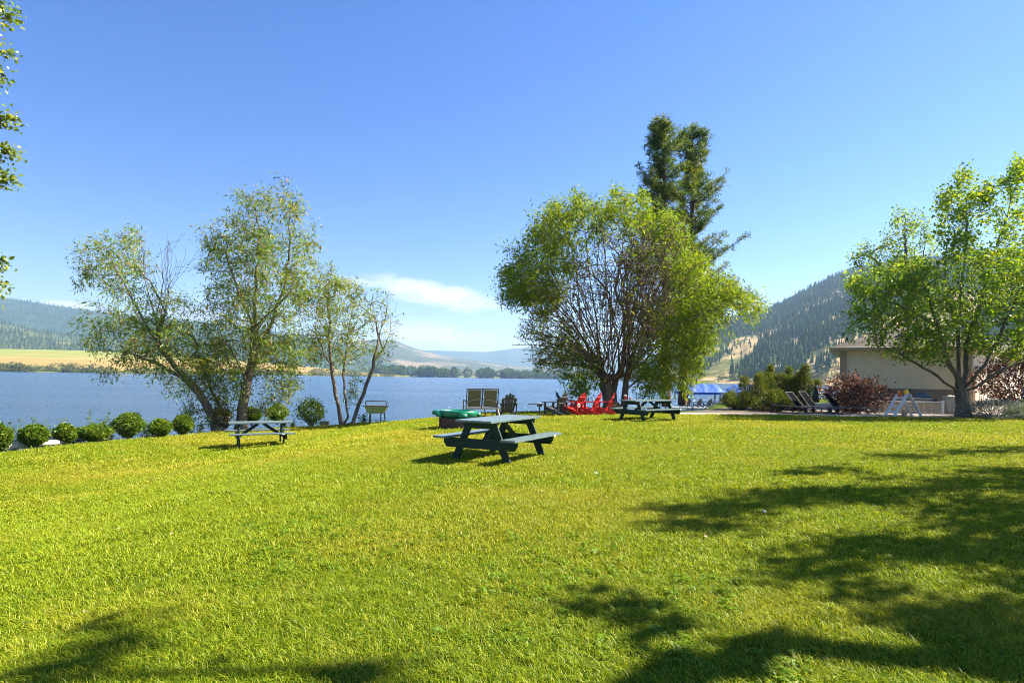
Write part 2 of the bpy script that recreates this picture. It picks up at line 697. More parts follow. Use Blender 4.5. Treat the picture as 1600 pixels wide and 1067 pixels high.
field = Hill([(-900, 540), (-200, 543), (0, 545), (60, 546), (140, 548), (200, 551), (280, 556), (360, 562), (420, 567), (470, 572), (520, 577), (570, 582), (640, 587)],
             720, 1500, -1.9, 0.85, 0.02, 41, base=[(-900, 640), (0, 720), (200, 800), (420, 1000), (640, 1250)])
fm, t, out = new_mat('hay field')
p = t.nodes.new('ShaderNodeBsdfPrincipled')
g = t.nodes.new('ShaderNodeNewGeometry').outputs['Position']
sp = t.nodes.new('ShaderNodeSeparateXYZ')
t.links.new(g, sp.inputs[0])
mr = t.nodes.new('ShaderNodeMapRange')
mr.inputs['From Min'].default_value = 0
mr.inputs['From Max'].default_value = 50
t.links.new(sp.outputs[2], mr.inputs['Value'])
ad = t.nodes.new('ShaderNodeMath')
ad.operation = 'ADD'
t.links.new(mr.outputs[0], ad.inputs[0])
nn = noise(t, 0.012, 5, 0.6, g, (0.35, 1.5, 1))
ms = t.nodes.new('ShaderNodeMath')
ms.operation = 'MULTIPLY_ADD'
t.links.new(nn, ms.inputs[0])
ms.inputs[1].default_value = 1.1
ms.inputs[2].default_value = -0.55
t.links.new(ms.outputs[0], ad.inputs[1])
t.links.new(ramp(t, ad.outputs[0], ((0.02, (0.12, 0.13, 0.035)), (0.12, (0.25, 0.18, 0.06)), (0.38, (0.28, 0.185, 0.06)), (0.5, (0.30, 0.24, 0.09)),
                                    (0.62, (0.19, 0.19, 0.04)), (0.9, (0.20, 0.215, 0.05)))), p.inputs['Base Color'])
p.inputs['Roughness'].default_value = 1
p.inputs['Specular IOR Level'].default_value = 0
t.links.new(p.outputs[0], out.inputs[0])
field.build('hay_field', fm)
spit = Hill([(380, 585), (520, 585), (640, 586), (760, 588), (900, 589.5), (1060, 592), (1200, 594)], 1500, 2600, -1.6, 0.6, 0.02, 51)
spit.build('far_shore', hillmat('far meadow', (0.10, 0.12, 0.035), (0.2, 0.17, 0.07), 0.02))

right_hill = Hill([(960, 592), (1010, 570), (1060, 540), (1121, 508), (1160, 497), (1205, 485), (1255, 459), (1300, 436), (1330, 426), (1400, 412), (1480, 402), (1590, 393),
                   (1700, 380), (2000, 360), (2600, 380)], 560, 1500, -2.2, 0.95, 0.13, 61, gscale=22,
                  base=[(960, 900), (1080, 640), (1300, 520), (2600, 480)])
right_hill.build('steep_hill', hillmat('dry hillside', (0.06, 0.08, 0.025), (0.13, 0.125, 0.045), 0.03, (0.32, 0.24, 0.115), 0.47, 0.012), 420, 140)


# ---- conifer woods on the slopes, too many and too far to count
def cone_tree(seed, h=1.0, w=0.17, tiers=7, k=7, open_=0.0):
    r = random.Random(seed)
    m = MB()
    m.beam((0, 0, 0), (0, 0, h * 0.9), 0.03, 0.03)
    for i in range(tiers):
        f = i / (tiers - 1)
        z0 = 0.10 + open_ + (0.84 - open_) * f
        rr = w * (1 - f) ** 0.8 * r.uniform(0.75, 1.15) + 0.012
        ht = 0.95 / tiers * 1.9
        vs, fs = [(0, 0, z0 + ht)], []
        for j in range(k):
            t_ = 2 * math.pi * (j + r.uniform(-.3, .3)) / k
            q = rr * r.uniform(0.55, 1.25)
            vs.append((q * math.cos(t_), q * math.sin(t_), z0 - r.uniform(0, .05)))
        for j in range(k):
            fs.append((0, 1 + j, 1 + (j + 1) % k))
        m.add(vs, fs)
    return m.mesh('conifer_%d' % seed)


def forest(name, hill, n, pxr, vr, dens, hgt, mat, seed, label, cat):
    rg = np.random.default_rng(seed)
    px = rg.uniform(pxr[0], pxr[1], n)
    v = rg.uniform(vr[0], vr[1], n)
    x, y, z = hill.pt(px, v)
    keep = rg.random(n) < dens(px, v, x, y, z)
    x, y, z = x[keep], y[keep], z[keep]
    k = len(x)
    R = np.stack([rg.normal(0, .03, k), rg.normal(0, .03, k), rg.uniform(0, 6.28, k)], -1)
    S = rg.uniform(hgt[0], hgt[1], k) * (0.7 + 0.6 * rg.random(k))
    protos = [(cone_tree(seed * 10 + i, 1, rg.uniform(.13, .2), 6, 6, (0.0, 0.12, 0.22)[i % 3]), mat) for i in range(5)]
    return scatter(name, np.stack([x, y, z - 0.4], -1), R, S, rg.integers(0, 5, k), protos, label=label, cat=cat)


conif = hillmat('distant conifers', (0.026, 0.055, 0.017), (0.068, 0.108, 0.028), 0.02)
conif2 = hillmat('distant pines', (0.025, 0.05, 0.015), (0.06, 0.085, 0.028), 0.02)


def dens_right(px, v, x, y, z):
    s = (z * 0.86 - (px - 1080) * 0.62) / 26.0           # bands that climb to the right along the slope
    band = fbm(s, px * 0.004 + 3, 3, 77)
    up = sm((v - 0.42 - 0.08 * np.sin(px * 0.02)) / 0.25)
    py = HY - (z - EYE) / y * F + (px - 800) * RHO
    clear = 0
    for (xa_, ya_, xb_, yb_, wd_) in ((1215, 549, 1316, 497, 6), (1222, 577, 1318, 536, 7), (1108, 560, 1172, 530, 6), (1150, 590, 1215, 560, 4), (1190, 532, 1240, 512, 3)):
        f_ = (px - xa_) / (xb_ - xa_)
        dd = py - (ya_ + (yb_ - ya_) * f_) + 5 * fbm(px * 0.05, py * 0.05, 2, 9)
        clear = np.maximum(clear, np.exp(-(dd / wd_) ** 2) * sm((f_ + .25) / .3) * sm((1.3 - f_) / .3))
    return (1 - .97 * clear) * np.clip(0.27 + 0.8 * up + band * 5.4 * (1 - up), 0.03, 1)


forest('hillside_forest', right_hill, 30000, (965, 1950), (0.03, 1.03), dens_right, (8, 15), conif, 5,
       'dark conifer forest covering the steep hill behind the beige house', 'forest')
forest('slope_forest', wood_hill, 6500, (-400, 470), (0.0, 1.02), lambda px, v, x, y, z: np.clip(1.25 - 1.9 * np.exp(-((v - (0.93 - px * 0.0013)) / 0.05) ** 2), 0, 1) * np.ones_like(px),
       (12, 19), conif2, 6, 'green conifer wood on the slope above the golden hay field', 'forest')
forest('mountain_forest', left_hill, 12000, (-500, 600), (0.25, 1.02), lambda px, v, x, y, z: np.clip(0.75 + 2.2 * fbm(px * 0.02, v * 6, 3, 8), 0, 1),
       (11, 18), conif, 7, 'hazy blue forest on the long hill beyond the hay field', 'forest')

# ---- lawn grass
def tuft(seed, n, rad_, h, w, spread=1.15):
    r = random.Random(seed)
    V, Q, T = [], [], []
    for _ in range(n):
        a = r.uniform(0, 6.283)
        d = rad_ * math.sqrt(r.random())
        bx, by = d * math.cos(a), d * math.sin(a)
        hh_ = h * r.uniform(0.55, 1.25)
        az = r.uniform(0, 6.283)
        ln = r.uniform(0.25, spread) * hh_ * 1.5
        dx, dy = math.cos(az), math.sin(az)
        az2 = az + r.uniform(0.9, 2.2)
        sx, sy = math.cos(az2) * w / 2, math.sin(az2) * w / 2
        k = len(V)
        mx_, my_ = bx + dx * ln * 0.35, by + dy * ln * 0.35
        V += [(bx - sx, by - sy, -0.005), (bx + sx, by + sy, -0.005),
              (mx_ + sx * .85, my_ + sy * .85, hh_ * 0.62), (mx_ - sx * .85, my_ - sy * .85, hh_ * 0.62),
              (bx + dx * ln, by + dy * ln, hh_ * r.uniform(0.6, 1.0))]
        Q.append((k, k + 1, k + 2, k + 3))
        T.append((k + 3, k + 2, k + 4))
    return np_mesh('tuft_%d' % seed, V, Q, T)


def clover(seed, n, rad_):
    r = random.Random(seed)
    V, Q = [], []
    for _ in range(n):
        a = r.uniform(0, 6.283)
        d = rad_ * math.sqrt(r.random())
        c = Vector((d * math.cos(a), d * math.sin(a), r.uniform(0.02, 0.045)))
        tl = Vector((r.uniform(-.5, .5), r.uniform(-.5, .5), 1)).normalized()
        u = tl.orthogonal().normalized()
        w_ = tl.cross(u)
        for j in range(3):
            t_ = 2.094 * j + r.random() * .2
            f = u * math.cos(t_) + w_ * math.sin(t_)
            s = tl.cross(f)
            q = r.uniform(.009, .014)
            k = len(V)
            V += [c, c + f * q * .8 + s * q * .62, c + f * q * 1.5 - tl * .002, c + f * q * .8 - s * q * .62]
            Q.append((k, k + 1, k + 2, k + 3))
    return np_mesh('clover_%d' % seed, V, Q)


def grassmat(name, dry=True):
    m, t, out = new_mat(name)
    at_ = t.nodes.new('ShaderNodeAttribute')
    at_.attribute_type = 'INSTANCER'
    at_.attribute_name = 'tint'
    g = t.nodes.new('ShaderNodeNewGeometry')
    ri = g.outputs['Random Per Island']
    fresh = ramp(t, ri, ((0.0, (0.045, 0.11, 0.004)), (0.45, (0.135, 0.215, 0.006)), (0.8, (0.25, 0.30, 0.012)), (0.95, (0.34, 0.345, 0.025)), (1.0, (0.38, 0.35, 0.06))))
    dryc = ramp(t, ri, ((0.0, (0.14, 0.20, 0.004)), (0.5, (0.27, 0.295, 0.008)), (0.85, (0.38, 0.335, 0.035)), (1.0, (0.46, 0.37, 0.09))))
    col = mixc(t, at_.outputs['Fac'], fresh, dryc)
    d = t.nodes.new('ShaderNodeBsdfDiffuse')
    tr = t.nodes.new('ShaderNodeBsdfTranslucent')
    t.links.new(col, d.inputs[0])
    t.links.new(mixc(t, 1.0, col, (1.35, 1.3, 0.6), 'MULTIPLY'), tr.inputs[0])
    mx = t.nodes.new('ShaderNodeMixShader')
    mx.inputs[0].default_value = 0.34
    t.links.new(d.outputs[0], mx.inputs[1])
    t.links.new(tr.outputs[0], mx.inputs[2])
    gl = t.nodes.new('ShaderNodeBsdfGlossy')
    gl.inputs['Roughness'].default_value = 0.4
    m2 = t.nodes.new('ShaderNodeMixShader')
    m2.inputs[0].default_value = 0.012
    t.links.new(mx.outputs[0], m2.inputs[1])
    t.links.new(gl.outputs[0], m2.inputs[2])
    t.links.new(m2.outputs[0], out.inputs[0])
    return m


PATH_Y = 26.7        # far edge of the lawn on the right, where the concrete begins


def lawn_ok(x, y):
    d = shore_dist(x, y)
    e = PATH_Y - 0.05 * (x < 12) + 0.10 * np.sin(x * 0.7) - 0.5 * sm((13 - x) / 5.0)
    return (d < 0.15) & ~((x > 7.2) & (y > e) & (x < 20.3)) & ~((x >= 20.3) & (y > 27.6))


GM = grassmat('lawn grass blades')
rg = np.random.default_rng(12)
allP, allR, allS, allI, allT = [], [], [], [], []
zones = ((1.9, 4.6, 1150, 0, 1.0), (4.6, 8.0, 760, 1, 1.0), (8.0, 14.0, 420, 2, 1.0), (14.0, 31.0, 190, 3, 1.0))
for (d0, d1, dn, kind_, s0) in zones:
    wmax = 0.93 * d1 + 2.6
    n = int(dn * (d1 - d0) * 2 * wmax)
    y = rg.uniform(d0, d1, n)
    x = rg.uniform(-wmax, wmax, n)
    k = (np.abs(x) < 0.93 * y + 2.6) & lawn_ok(x, y)
    x, y = x[k], y[k]
    # thin and thick places
    thick = fbm(x * 1.1, y * 1.1, 4, 90)
    k = rg.random(len(x)) < np.clip(0.82 + thick * 1.6, 0.25, 1)
    x, y, thick = x[k], y[k], thick[k]
    n = len(x)
    z = zg(x, y) + 0.05 * fbm(x * 0.35, y * 0.35, 3, 5) - sm((shore_dist(x, y) + 0.15) / 1.9) * 2.2
    allP.append(np.stack([x, y, z], -1))
    allR.append(np.stack([rg.normal(0, .12, n), rg.normal(0, .12, n), rg.uniform(0, 6.283, n)], -1))
    allS.append(s0 * np.clip(1.0 + 0.9 * fbm(x * 0.9, y * 0.9, 3, 33) + rg.normal(0, .14, n), 0.5, 1.8))
    pick = kind_ * 4 + rg.integers(0, 4, n)
    cl = (fbm(x * 0.55, y * 0.55, 3, 55) > 0.06) & (rg.random(n) < 0.06) & (kind_ < 2)
    pick = np.where(cl, 16 + rg.integers(0, 2, n), pick)
    allI.append(pick)
    dry_ = 0.20 + 2.4 * fbm(x * 0.22 + 9, y * 0.35, 4, 14) + 1.5 * fbm(x * 1.3, y * 1.3, 3, 15) + rg.normal(0, .12, n) + 0.25 * sm((y - 13) / 12)
    allT.append(np.clip(dry_, 0, 1))
protos = []
for kind_, (n, rr, h, w_) in enumerate(((22, .055, .042, .0034), (22, .07, .042, .0046), (20, .10, .043, .0075), (18, .15, .045, .013))):
    for i in range(4):
        protos.append((tuft(100 + kind_ * 10 + i, n, rr, h, w_), GM))
CM = leafmat('clover leaves', ((0, (0.07, 0.145, 0.006)), (0.6, (0.12, 0.205, 0.008)), (1, (0.19, 0.26, 0.02))), 0.35, 0.015)
protos += [(clover(1, 14, .06), CM), (clover(2, 18, .07), CM)]
scatter('grass', np.concatenate(allP), np.concatenate(allR), np.concatenate(allS), np.concatenate(allI), protos,
        np.concatenate(allT), label='sunlit yellow-green mown lawn with clover and dry patches', cat='grass')

# ---- haze over the valley
hm = bpy.data.materials.new('valley haze')
hm.use_nodes = True
t = hm.node_tree
t.nodes.clear()
out = t.nodes.new('ShaderNodeOutputMaterial')
pv = t.nodes.new('ShaderNodeVolumePrincipled')
pv.inputs['Color'].default_value = (0.44, 0.68, 1.0, 1)
pv.inputs['Density'].default_value = HAZE
pv.inputs['Anisotropy'].default_value = 0.25
t.links.new(pv.outputs[0], out.inputs['Volume'])
hz = MB().box((0, 4300, 233), (22000, 11000, 500)).build('haze', hm)
tag(hz, kind='stuff')


# ================================================================== TREES AND PLANTS
def lobes_to_targets(rg, lobes, D, dens, depth=None, fill=0.55, bare_mul=1.0):
    """lobes: (px, py, r px[, leafiness[, depth offset m]]) -> twig end points in space with leafiness"""
    T, Lf = [], []
    L_ = np.array([l[:3] for l in lobes], float)
    cx, cy = L_[:, 0].mean(), L_[:, 1].mean()
    rx = np.abs(L_[:, 0] - cx).max() + 1
    ry = np.abs(L_[:, 1] - cy).max() + 1
    m = D / F
    for l in lobes:
        px, py, r = l[:3]
        lf = l[3] if len(l) > 3 else 1.0
        e = max(0.0, 1 - ((px - cx) / rx) ** 2 * 0.9 - ((py - cy) / ry) ** 2 * 0.6)
        half = (depth if depth is not None else rx * m) * math.sqrt(e)
        offs = [l[4]] if len(l) > 4 else ([0.0] if half < r * m * 1.2 else [-half * 0.62, half * 0.62, rg.uniform(-.3, .3) * half])
        n = max(3, int(dens * r * r / 100.0 / len(offs) ** 0.35 * (bare_mul if lf < .35 else 1)))
        for of in offs:
            c = at(px, py, D)
            # keep the lobe on its sight line while it moves in depth
            c = at(px, py, D + of)
            d = rg.normal(0, 1, (n, 3))
            d /= np.linalg.norm(d, axis=1)[:, None]
            q = d * (rg.random(n) ** fill)[:, None] * r * m
            if lf > .35:      # sprays: the twigs gather in clumps and leave gaps between
                ns = max(3, int(r * r / 95))
                ce = rg.normal(0, 1, (ns, 3))
                ce /= np.linalg.norm(ce, axis=1)[:, None]
                ce *= (rg.random(ns) ** .42)[:, None] * r * m
                q = ce[rg.integers(0, ns, n)] + rg.normal(0, 1, (n, 3)) * min(r * m * .26, .34)
            T.append(q + np.array(c))
            Lf.append(np.full(n, lf))
    return np.concatenate(T), np.concatenate(Lf)


def grow(rg, limbs, targets, step=0.35, jit=0.05, up=0.5, curve=0.12, snap=True):
    """skeleton: limbs (polylines) first, then every target reached from the nearest wood"""
    cap = 60000
    P = np.zeros((cap, 3))
    par = np.full(cap, -1)
    n = 0

    def chain(start, pts, j0):
        nonlocal n
        last = start
        for q in pts:
            P[n] = q
            par[n] = last
            last = n
            n += 1
        return last
    for li, lb in enumerate(limbs):
        lb = [np.array(q, float) for q in lb]
        pts = []
        for a, b in zip(lb[:-1], lb[1:]):
            k = max(1, int(np.linalg.norm(b - a) / step))
            for i in range(k):
                pts.append(a + (b - a) * i / k)
        pts.append(lb[-1])
        # round the corners and make the line waver
        q = np.array(pts)
        for _ in range(3):
            q[1:-1] = q[1:-1] * 0.5 + (q[:-2] + q[2:]) * 0.25
        q[1:] += rg.normal(0, jit, q[1:].shape) * np.linspace(0.3, 1, len(q) - 1)[:, None]
        if li == 0 or n == 0:
            chain(-1, q, 0)
        else:
            d = np.linalg.norm(P[:n] - q[0], axis=1)
            j = int(np.argmin(d))
            chain(j, q[1:] if d[j] < step * 1.2 else q, 0)
    nl = n
    d0 = np.min(np.linalg.norm(targets[:, None, :] - P[None, :nl, :], axis=2), axis=1) if len(targets) else np.zeros(0)
    ends = {}
    for ti in np.argsort(d0):
        t_ = targets[ti]
        dv = t_ - P[:n]
        dist = np.linalg.norm(dv, axis=1)
        cost = dist + up * np.maximum(0, P[:n, 2] - t_[2])
        j = int(np.argmin(cost))
        d = dist[j]
        if d < 0.02 or n > cap - 60:
            ends[ti] = (j, j)
            continue
        k = max(2, int(math.ceil(d / step)))
        f = (np.arange(1, k + 1) / k)[:, None]
        q = P[j] + (t_ - P[j]) * f
        bend = rg.normal(0, 1, 3) * curve * d
        bend[2] += curve * d * 0.5
        q = q + np.sin(f * math.pi) * bend + rg.normal(0, jit * 0.4, q.shape)
        s0 = n
        chain(j, q, 0)
        ends[ti] = (s0, n - 1)
    return P[:n].copy(), par[:n].copy(), ends, nl


def radii(P, par, tip, R, ex=0.5):
    n = len(P)
    A = np.zeros(n)
    cnt = np.zeros(n)
    np.add.at(cnt, par[par >= 0], 1)
    A[cnt == 0] = 1
    for i in range(n - 1, 0, -1):
        if par[i] >= 0:
            A[par[i]] += max(A[i], 1)
    A = np.maximum(A, 1)
    return tip + (R - tip) * (A / A[0]) ** ex - (R - tip) * (1 / A[0]) ** ex * 0.98


def fan(seed, n, src, dst, D, lift=.25, depth=1.0, front=0.0):
    """n slender stems from around the pixels src to around the pixels dst (boxes x0, y0, x1, y1)"""
    r_ = random.Random(seed)
    out_ = []
    for _ in range(n):
        o0 = r_.uniform(-.3, .3) + front * .15
        o1 = r_.uniform(-depth, depth) + front
        a = A(r_.uniform(src[0], src[2]), r_.uniform(src[1], src[3]), D, o0)
        b = A(r_.uniform(dst[0], dst[2]), r_.uniform(dst[1], dst[3]), D, o1)
        m1 = a.lerp(b, .33) + Vector((r_.uniform(-.25, .25), 0, lift * r_.uniform(.2, 1.0) * (b - a).length * .3))
        m2 = a.lerp(b, .68) + Vector((r_.uniform(-.25, .25), 0, lift * r_.uniform(.2, 1.0) * (b - a).length * .3))
        out_.append([a, m1, m2, b])
        if r_.random() < .8:      # a side stem
            out_.append([m1.lerp(m2, .5), m2 + Vector((r_.uniform(-.7, .7), r_.uniform(-.5, .5), r_.uniform(.1, .5))), b + Vector((r_.uniform(-1.1, 1.1), r_.uniform(-.6, .6), r_.uniform(-.3, .5)))])
    return out_


def wood(name, P, par, r, mat, parent, k0=8):
    n = len(P)
    child = [[] for _ in range(n)]
    for i in range(n):
        if par[i] >= 0:
            child[par[i]].append(i)
    starts = [i for i in range(n) if par[i] < 0]
    V, Q = [], []
    base = 0
    stack = [(s, -1) for s in starts]
    while stack:
        s, pr = stack.pop()
        ch = [] if pr < 0 else [pr]
        i = s
        while True:
            ch.append(i)
            c = child[i]
            if not c:
                break
            b = max(c, key=lambda q: r[q])
            for q in c:
                if q != b:
                    stack.append((q, i))
            i = b
        if len(ch) < 2:
            continue
        pts = P[ch]
        rr = r[ch].copy()
        if pr >= 0:
            rr[0] = min(rr[0], rr[1] * 1.15)
        k = k0 if rr[0] > 0.06 else (5 if rr[0] > 0.015 else 3)
        tg = np.gradient(pts, axis=0)
        tg /= (np.linalg.norm(tg, axis=1)[:, None] + 1e-9)
        ref = np.array([0.31, 0.95, 0.05])
        a = ref - tg * (tg @ ref)[:, None]
        a /= (np.linalg.norm(a, axis=1)[:, None] + 1e-9)
        b_ = np.cross(tg, a)
        th = np.arange(k) * 2 * math.pi / k
        ring = pts[:, None, :] + (a[:, None, :] * np.cos(th)[None, :, None] + b_[:, None, :] * np.sin(th)[None, :, None]) * rr[:, None, None]
        m = len(ch)
        V.append(ring.reshape(-1, 3))
        ii = base + np.arange(m * k).reshape(m, k)
        Q.append(np.stack([ii[:-1], np.roll(ii, -1, 1)[:-1], np.roll(ii, -1, 1)[1:], ii[1:]], -1).reshape(-1, 4))
        base += m * k
    me = np_mesh(name, np.concatenate(V), np.concatenate(Q))
    return link(name, me, mat, parent, smooth=True)


def leaf_mesh(name, pos, dirs, nrm, ln, wd):
    """one kite-shaped folded leaf per row"""
    d = dirs / (np.linalg.norm(dirs, axis=1)[:, None] + 1e-9)
    s = np.cross(d, nrm)
    s /= (np.linalg.norm(s, axis=1)[:, None] + 1e-9)
    u = np.cross(s, d)
    ln = ln[:, None]
    wd = wd[:, None]
    a = pos
    b = pos + d * ln * 0.42 + s * wd * 0.5 + u * wd * 0.12
    c = pos + d * ln - u * ln * 0.08
    e = pos + d * ln * 0.42 - s * wd * 0.5 + u * wd * 0.12
    V = np.stack([a, b, c, e], 1).reshape(-1, 3)
    Q = np.arange(len(pos) * 4).reshape(-1, 4)
    return np_mesh(name, V, Q)


def leaf_sites(rg, P, par, ends, Lf, per, spread, back=3):
    pos, ax = [], []
    for ti, (s, e) in ends.items():
        k = rg.poisson(per * Lf[ti]) if Lf[ti] > 0 else 0
        if k == 0:
            continue
        lo = max(s, e - back)
        idx = rg.integers(lo, e + 1, k)
        nx = np.minimum(idx + 1, e)
        f = rg.random(k)[:, None]
        q = P[idx] * (1 - f) + P[nx] * f + rg.normal(0, spread, (k, 3))
        a = P[e] - P[par[lo]] if par[lo] >= 0 else np.array([0, 0, 1.0])
        pos.append(q)
        ax.append(np.repeat(a[None] / (np.linalg.norm(a) + 1e-6), k, 0))
    return np.concatenate(pos), np.concatenate(ax)


def make_tree(name, base, limbs, lobes, D, seed, bark, leaf, label, cat, group=None, dens=1.2, per=14, R=0.2, tip=0.006, spread=0.14,
              leaf_l=0.08, leaf_w=0.022, droop=0.3, step=0.35, depth=None, up=0.5, curve=0.12, ex=0.66, extra=None, fill=0.55, back=3, jit=0.05, bare_mul=1.0):
    rg = np.random.default_rng(seed)
    T, Lf = extra if extra is not None else lobes_to_targets(rg, lobes, D, dens, depth, fill, bare_mul)
    P, par, ends, nl = grow(rg, limbs, T, step, jit, up, curve)
    r = radii(P, par, tip, R, ex)
    # root flare
    hgt = P[:, 2] - base[2]
    r = r * (1 + 0.55 * np.exp(-np.maximum(hgt, 0) / 0.25) * (r > R * 0.35))
    root = thing(name, base, 0, label, cat, group)
    off = np.array(base)
    wood('trunk', P - off, par, r, bark, root)
    pos, ax = leaf_sites(rg, P, par, ends, Lf, per, spread, back)
    n = len(pos)
    d = ax * 0.7 + rg.normal(0, 0.75, (n, 3)) + np.array([0, 0, -droop])
    nr = rg.normal(0, 0.8, (n, 3)) + np.array([0, 0, 0.9])
    ln = leaf_l * rg.uniform(0.6, 1.3, n)
    cr = link('crown', leaf_mesh('crown', pos - off, d, nr, ln, leaf_w / leaf_l * ln), leaf, root)
    cr['kind'] = 'stuff'
    return root


bark_grey = barkmat('grey willow bark', (0.085, 0.065, 0.048), (0.25, 0.20, 0.15), 7)
bark_dark = barkmat('dark willow bark', (0.08, 0.055, 0.038), (0.27, 0.19, 0.13), 6)
bark_pine = barkmat('pine bark', (0.055, 0.03, 0.02), (0.17, 0.095, 0.06), 5)
bark_maple = barkmat('maple bark', (0.05, 0.042, 0.033), (0.19, 0.16, 0.125), 8)

lf_willow = leafmat('lakeside willow leaves', ((0, (0.07, 0.15, 0.02)), (0.4, (0.13, 0.235, 0.024)), (0.7, (0.21, 0.29, 0.03)),
                                               (0.88, (0.24, 0.25, 0.04)), (0.96, (0.32, 0.25, 0.07)), (1, (0.30, 0.20, 0.07))), 0.52, 0.02,
                    (1.25, 1.0, 0.8), 0.9)
lf_weep = leafmat('weeping willow leaves', ((0, (0.07, 0.14, 0.010)), (0.4, (0.13, 0.22, 0.012)), (0.8, (0.20, 0.28, 0.016)), (1, (0.28, 0.30, 0.035))), 0.5, 0.015,
                  (1.2, 1.05, 0.7), 0.5)
lf_maple = leafmat('maple leaves', ((0, (0.055, 0.135, 0.010)), (0.5, (0.14, 0.25, 0.013)), (0.9, (0.24, 0.325, 0.02)), (1, (0.32, 0.30, 0.03))), 0.5, 0.03, (1.25, 1.1, .8), .6)
lf_birch = leafmat('birch leaves', ((0, (0.09, 0.16, 0.02)), (0.6, (0.16, 0.22, 0.03)), (1, (0.3, 0.29, 0.06))), 0.5, 0.03)
lf_box = leafmat('boxwood leaves', ((0, (0.04, 0.10, 0.008)), (0.6, (0.10, 0.18, 0.012)), (1, (0.19, 0.24, 0.03))), 0.36, 0.02, (1.25, 1.1, 0.8), 2.5)
lf_weed = leafmat('weed leaves', ((0, (0.06, 0.12, 0.015)), (1, (0.17, 0.22, 0.04))), 0.45, 0.04)
lf_jun = leafmat('evergreen needles', ((0, (0.05, 0.09, 0.018)), (0.6, (0.11, 0.16, 0.024)), (1, (0.19, 0.21, 0.035))), 0.25, 0.02, (1.3, 1.0, 0.6), 0.9)
lf_pine = leafmat('pine needles', ((0, (0.04, 0.09, 0.024)), (0.6, (0.10, 0.175, 0.034)), (1, (0.20, 0.24, 0.05))), 0.34, 0.02, (1.5, 1.15, 0.7), 0.7)
lf_plum = leafmat('purple leaves', ((0, (0.04, 0.025, 0.022)), (0.55, (0.095, 0.055, 0.042)), (0.88, (0.18, 0.125, 0.08)), (1, (0.20, 0.035, 0.025))), 0.3, 0.025, (1.0, 1.2, 1.0), 1.5, (1.3, 0.8, 0.7))
lf_sage = leafmat('silver leaves', ((0, (0.16, 0.19, 0.15)), (1, (0.30, 0.33, 0.27))), 0.25, 0.05, tint=(1, 1, 0.9))
lf_rust = leafmat('dying leaves', ((0, (0.12, 0.11, 0.03)), (0.5, (0.20, 0.12, 0.05)), (1, (0.28, 0.15, 0.07))), 0.3, 0.03)


def A(px, py, D, off=0.0):
    return at(px, py, D + off)


# ---- the two willows by the left end of the shore
g1 = gp(338, 672)
D1 = g1.y + 0.2
b1 = Vector((g1.x, D1, float(zg(g1.x, D1)) - 0.1))
limbs1 = [
    [b1, A(322, 628, D1, -.1), A(300, 600, D1, -.2), A(275, 572, D1, -.3), A(248, 540, D1, -.3), A(225, 500, D1, -.4), A(200, 455, D1, -.4), A(172, 400, D1, -.3)],
    [A(300, 600, D1, -.2), A(262, 577, D1, -.8), A(220, 556, D1, -1.2), A(170, 535, D1, -1.2)],
    [b1 + Vector((.25, .3, .3)), A(330, 610, D1, .5), A(312, 560, D1, .6), A(296, 510, D1, .6), A(282, 470, D1, .5), A(265, 420, D1, .4)],
    [A(248, 540, D1, -.3), A(246, 500, D1, .3), A(243, 470, D1, .4)],
    [A(322, 628, D1), A(345, 580, D1, .8), A(330, 540, D1, .9), A(322, 505, D1, .8)],
]
limbs1 += fan(45, 15, (240, 480, 262, 520), (212, 372, 296, 432), D1, .1, .8, .3)
lobes1 = [(160, 400, 30), (195, 372, 26), (140, 425, 26), (125, 436, 14), (186, 440, 34), (200, 410, 26), (230, 505, 40), (185, 500, 36), (165, 515, 26), (270, 520, 34),
          (232, 550, 36), (195, 560, 24), (280, 575, 38), (318, 610, 36), (312, 560, 34), (250, 470, 26, .6), (288, 480, 22, .7), 
          (150, 540, 18, .8), (165, 585, 14, .2), (330, 640, 24), (300, 648, 14), (352, 645, 20), (300, 530, 30, 1), (345, 590, 26)]
make_tree('willow_tree', b1, limbs1, lobes1, D1, 11, bark_grey, lf_willow,
          'left-leaning lakeside willow with sparse leaves and bare twigs at its top', 'tree', dens=2.0, per=21, bare_mul=2.5, R=0.19, tip=0.006, leaf_l=0.17, leaf_w=0.042, spread=.15, droop=.45)

g2 = gp(368, 672)
D2 = g2.y + 0.5
b2 = Vector((g2.x, D2, float(zg(g2.x, D2)) - 0.1))
limbs2 = [
    [b2, A(376, 636, D2), A(388, 600, D2), A(394, 560, D2), A(398, 510, D2, .2), A(400, 450, D2, .2), A(404, 390, D2, .1), A(402, 330, D2), A(396, 300, D2)],
    [A(394, 560, D2), A(420, 520, D2, .6), A(440, 460, D2, .8), A(455, 390, D2, .8), A(452, 325, D2, .6)],
    [A(398, 510, D2), A(372, 460, D2, -.8), A(358, 410, D2, -.9), A(352, 370, D2, -.8)],
    [A(388, 600, D2), A(368, 560, D2, -.7), A(345, 520, D2, -1), A(330, 480, D2, -1)],
    [A(398, 510, D2), A(430, 480, D2, -.9), A(470, 440, D2, -1.0)],
]
lobes2 = [(398, 318, 26), (384, 308, 14, .4), (430, 318, 28), (460, 328, 21), (474, 352, 14), (352, 378, 32), (334, 392, 20), (390, 368, 42), (436, 370, 40), (474, 385, 20), (400, 420, 48),
          (352, 425, 34), (450, 425, 40), (345, 470, 34), (400, 475, 46), (450, 475, 40), (478, 455, 22), (370, 520, 42), (425, 530, 42), (335, 520, 26), (395, 570, 34), (350, 570, 34), (440, 575, 32),
          (345, 620, 30), (440, 610, 26), (425, 632, 18), (405, 640, 14, .7), (320, 375, 10, .4), (372, 600, 24), (448, 545, 26), (330, 650, 18)]
